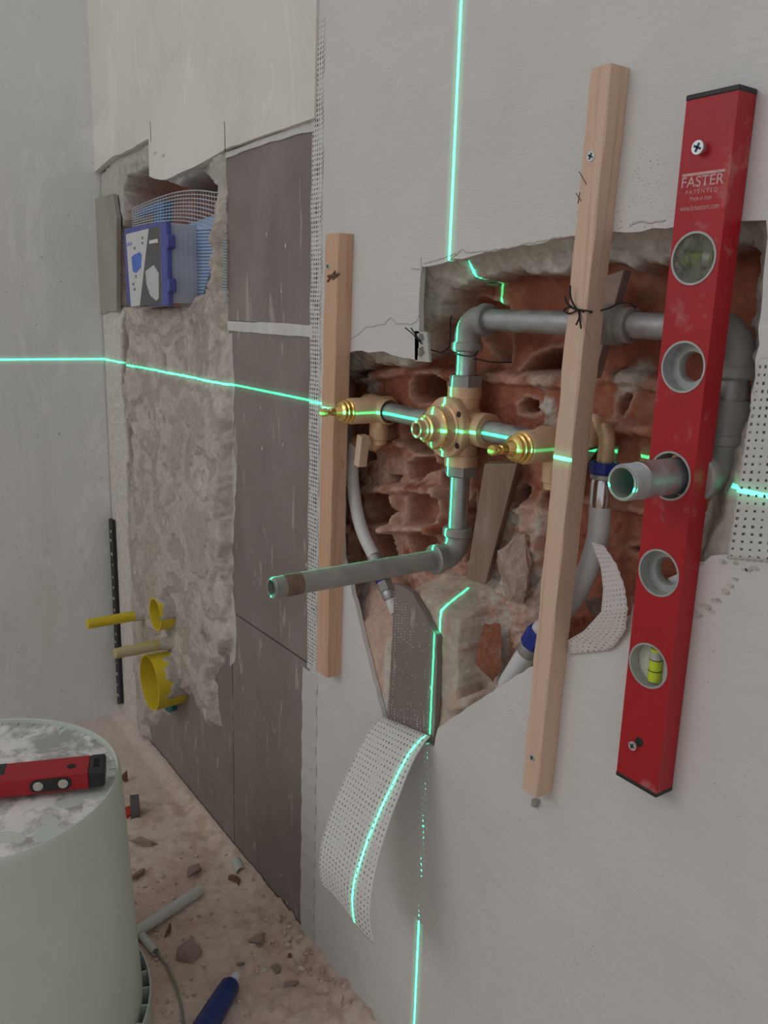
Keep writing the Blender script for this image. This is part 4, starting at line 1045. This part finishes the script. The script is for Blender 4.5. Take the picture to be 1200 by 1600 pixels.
for k in (-.0165, .0165):
    m = MB(); m.lathe([(0, .0068), (.0018, .0066), (.002, 0)], lp(c0 + k, -.0005, Hh * .5), -e, 28); m.build('vial_window', simple('chalky window', (.50, .46, .42), .6, 0, .12, 100), vf)
m = MB(); m.lathe([(-.001, .006), (.0006, .006), (.0007, 0)], lp(.046, .022, Hh), (0, 0, 1), 24); m.build('hang_hole', simple('hole dark', (.02, .012, .012), .8), sl)
m = MB(); lbox(m, .135, .19, .018, Wd + .0004, Hh * .8, Hh + .0006); m.build('top_vial_slot', BLACK, sl, bevel=.002)

# ------------------------------------------------------------------ things on the floor
def floorpipe(name, label, a, b, r, mat, z0=None, hollow=True):
    A = Vector(PZ(*a, r + .002)); B = Vector(PZ(*b, r + .002)); ax = B - A; L = ax.length
    m = MB(); m.lathe([(0, r), (L, r), (L, r - .0015), (0, r - .0015)], A, ax, 28, close=True); o = m.build(name, mat, smooth=True, origin=tuple((A + B) / 2)); tag(o, label, 'pipe'); return o
floorpipe('conduit_offcut', 'long pale grey conduit offcut pointing out from behind the bucket', (205, 1462), (313, 1391), .0105, PVC)
floorpipe('conduit_offcut', 'short pale grey conduit offcut lying against the tiled wall', (369, 1346), (377, 1362), .0105, PVC)
floorpipe('conduit_offcut', 'thin grey conduit offcut tucked against the bucket rim', (222, 1462), (243, 1487), .0075, PVC)
# sealant tube
A = Vector(PZ(300, 1640, .0205)); B = Vector(PZ(362, 1536, .0205)); ax = (B - A).normalized()
st = thing('sealant_tube', 'dark blue sealant foil tube with a white tip on the floor', 'tube', (A + B) / 2)
NAVY = simple('navy foil', (.012, .03, .15), .4, 0, .15, 30, .0008, dust=(.3, .25, .25), dustamt=.35)
m = MB(); m.tube([A, A + (B - A) * .35, A + (B - A) * .7, A + (B - A) * .95, B], [.0205, .0200, .0185, .017, .0125], 28); m.build('foil_body', NAVY, st, smooth=True)
m = MB(); m.tube([B - ax * .002, B + ax * .010, B + ax * .018], [.009, .008, .007], 20); m.build('white_tip', WHITEP, st, smooth=True)
pw = [Vector(PZ(*p, .006)) for p in ((245, 1488), (262, 1510), (275, 1540), (283, 1570), (288, 1610), (288, 1640))]
m = MB(); m.tube(pw, .0025, 8); o = m.build('cable', simple('grey green cable', (.25, .25, .20), .6), smooth=True, origin=tuple(pw[2])); tag(o, 'thin grey-green cable curving over the floor beside the bucket rim', 'cable')
t = thing('red_cap', 'small dark half-round scrap with a red edge on the floor behind the bucket', 'scrap', PZ(204, 1270, 0))
q = Vector(PZ(204, 1270, .0)); m = MB(); m.lathe([(0, .03), (.02, .03), (.02, .027), (0, .027)], q + Vector((0, 0, .010)), (.3, 1, 0), 28, close=True); m.build('shell', simple('dark grey scrap', (.10, .09, .09), .6), t, smooth=True)
m = MB(); m.box(q + Vector((0.004, .0, .006)), (.035, .03, .008)); m.build('red_edge', simple('bright red', (.5, .03, .02), .5), t)
DB = simple('dusty brick shard', (.52, .37, .30), .95, 0, .15, 3, .008, dust=(.64, .51, .44), dustamt=1.1, dsc=2)
DR = simple('reddish brick shard', (.42, .20, .14), .95, 0, .2, 3, .008, dust=(.46, .33, .27), dustamt=.55, dsc=2)
big = [((228, 1322), (.030, .020, .008), DB, 'flat dusty tile shard lying beside the bucket', 6), ((302, 1364), (.022, .016, .010), DB, 'dusty brick lump above the long conduit offcut', 12),
       ((367, 1380), (.017, .012, .006), DR, 'thin reddish shard below the short conduit offcut', 9), ((400, 1476), (.016, .013, .016), DB, 'angular dusty stone standing alone in the middle of the floor', 9),
       ((294, 1497), (.020, .018, .018), DB, 'rounded dust-covered stone left of the blue sealant tube', 20), ((375, 1512), (.010, .008, .004), DB, 'small flat shard right above the tip of the blue tube', 8),
       ((407, 1522), (.013, .011, .002), simple('pale chip', (.62, .58, .48), .9), 'flat cream plaster chip right of the blue tube', 9), ((454, 1546), (.013, .012, .010), DB, 'triangular dusty stone below the rubble heap', 8),
       ((431, 1521), (.009, .009, .008), DB, 'small round stone between the cream chip and the heap', 14), ((417, 1402), (.008, .006, .006), DB, 'small shard near the wall foot right of the reddish shard', 8),
       ((355, 1341), (.007, .006, .005), DB, 'small shard against the upper end of the short conduit', 8), ((453, 1500), (.010, .006, .005), DR, 'red crumb at the foot of the rubble heap', 8),
       ((214, 1372), (.018, .009, .009), DB, 'dark clump of rubble touching the bucket side', 12), ((416, 1443), (.006, .006, .004), simple('pale chip small', (.58, .55, .48), .9), 'small cream chip near the wall foot', 8),
       ((196, 1222), (.012, .010, .014), DR, 'orange brick bit just right of the bucket top', 8), ((262, 1458), (.014, .008, .005), DR, 'thin reddish shard under the long conduit', 8)]
for i, (p, s_, mt, lb, n) in enumerate(big):
    q = PZ(*p, 0); rv = random.Random(i); chunk('rubble_piece', lb, 'rubble', (q[0], q[1], s_[2] * .6 + .003), tuple(v * 1.35 for v in s_), (rv.uniform(-.2, .2), rv.uniform(-.2, .2), rv.uniform(0, 3)), 40 + i, mt, n, 1)
RPALE = simple('pale dusty crumb', (.66, .54, .47), .95, 0, .12, 3)
RDUST = simple('dusty crumb', (.50, .36, .29), .95, 0, .15, 3)
RMATS = [RDUST, RPALE, RDUST, RPALE]
base = []
for i in range(6):
    me = rock(200 + i, 1, 10, .8, 1); me.materials.append(RMATS[i % 4]); me.name = 'rubble_crumb'; base.append(me)
proto = bpy.data.objects.new('rubble_crumb', base[0]); 
rd = random.Random(77); cnt = 0; tries = 0
def fz(x, y): return float(floorrel(np.array([x]), np.array([y]))[0][0])
def crumb(x, y, s_, z=0):
    global cnt; z = fz(x, y) - .002
    o = proto.copy(); o.data = base[rd.randrange(6)]; C.objects.link(o); o.location = (x, y, .002 + s_ * .5 + z); o.scale = (s_, s_ * rd.uniform(.6, 1), s_ * rd.uniform(.5, .9)); o.rotation_euler = (rd.uniform(-.4, .4), rd.uniform(-.4, .4), rd.uniform(0, 6.28))
    dd = math.hypot(x - BC[0], y - BC[1])
    if x < -1.62: w_ = 'far from the camera between the bucket top and the mortared wall'
    elif dd < .335: w_ = 'close beside the bucket'
    elif y > -.07: w_ = 'just off the foot of the brown tiles' if x < -1.13 else 'just off the foot of the white wall'
    elif x < -1.28: w_ = 'around the two larger conduit offcuts'
    else: w_ = 'on the open floor around the blue sealant tube'
    tag(o, 'small rubble crumb ' + w_, 'rubble', 'small rubble crumbs ' + w_); cnt += 1
while cnt < 205 and tries < 5000:
    tries += 1; px = rd.uniform(195, 560); py = rd.uniform(1270, 1600)
    q = PZ(px, py, 0)
    if q[1] > -.012 or math.hypot(q[0] - BC[0], q[1] - BC[1]) < BRr * 1.2: continue
    dens = .35 + .65 * sstep(1300, 1400, np.array(py)) if px < 330 else .45
    if rd.random() > dens: continue
    crumb(q[0], q[1], rd.choice((.0015, .002, .0025, .003, .004, .0055)))
for i in range(46):
    t = rd.random(); px = 430 + 130 * t + rd.gauss(0, 10); py = 1455 + 130 * t + rd.gauss(0, 12); q = PZ(px, py, 0)
    o_y = min(q[1], -.008); o = proto.copy(); s_ = rd.uniform(.004, .012) * (1 - .45 * t); o.data = base[rd.randrange(6)]; C.objects.link(o)
    o.location = (q[0], o_y - s_, s_ * .45 + fz(q[0], o_y)); o.scale = (s_, s_ * .8, s_ * .75); o.rotation_euler = (rd.uniform(-1, 1), rd.uniform(-1, 1), rd.uniform(0, 6))
    tag(o, 'pebble of rubble heaped along the foot of the white wall', 'rubble', 'rubble pebbles heaped along the wall foot')
bpy.data.objects.remove(proto)
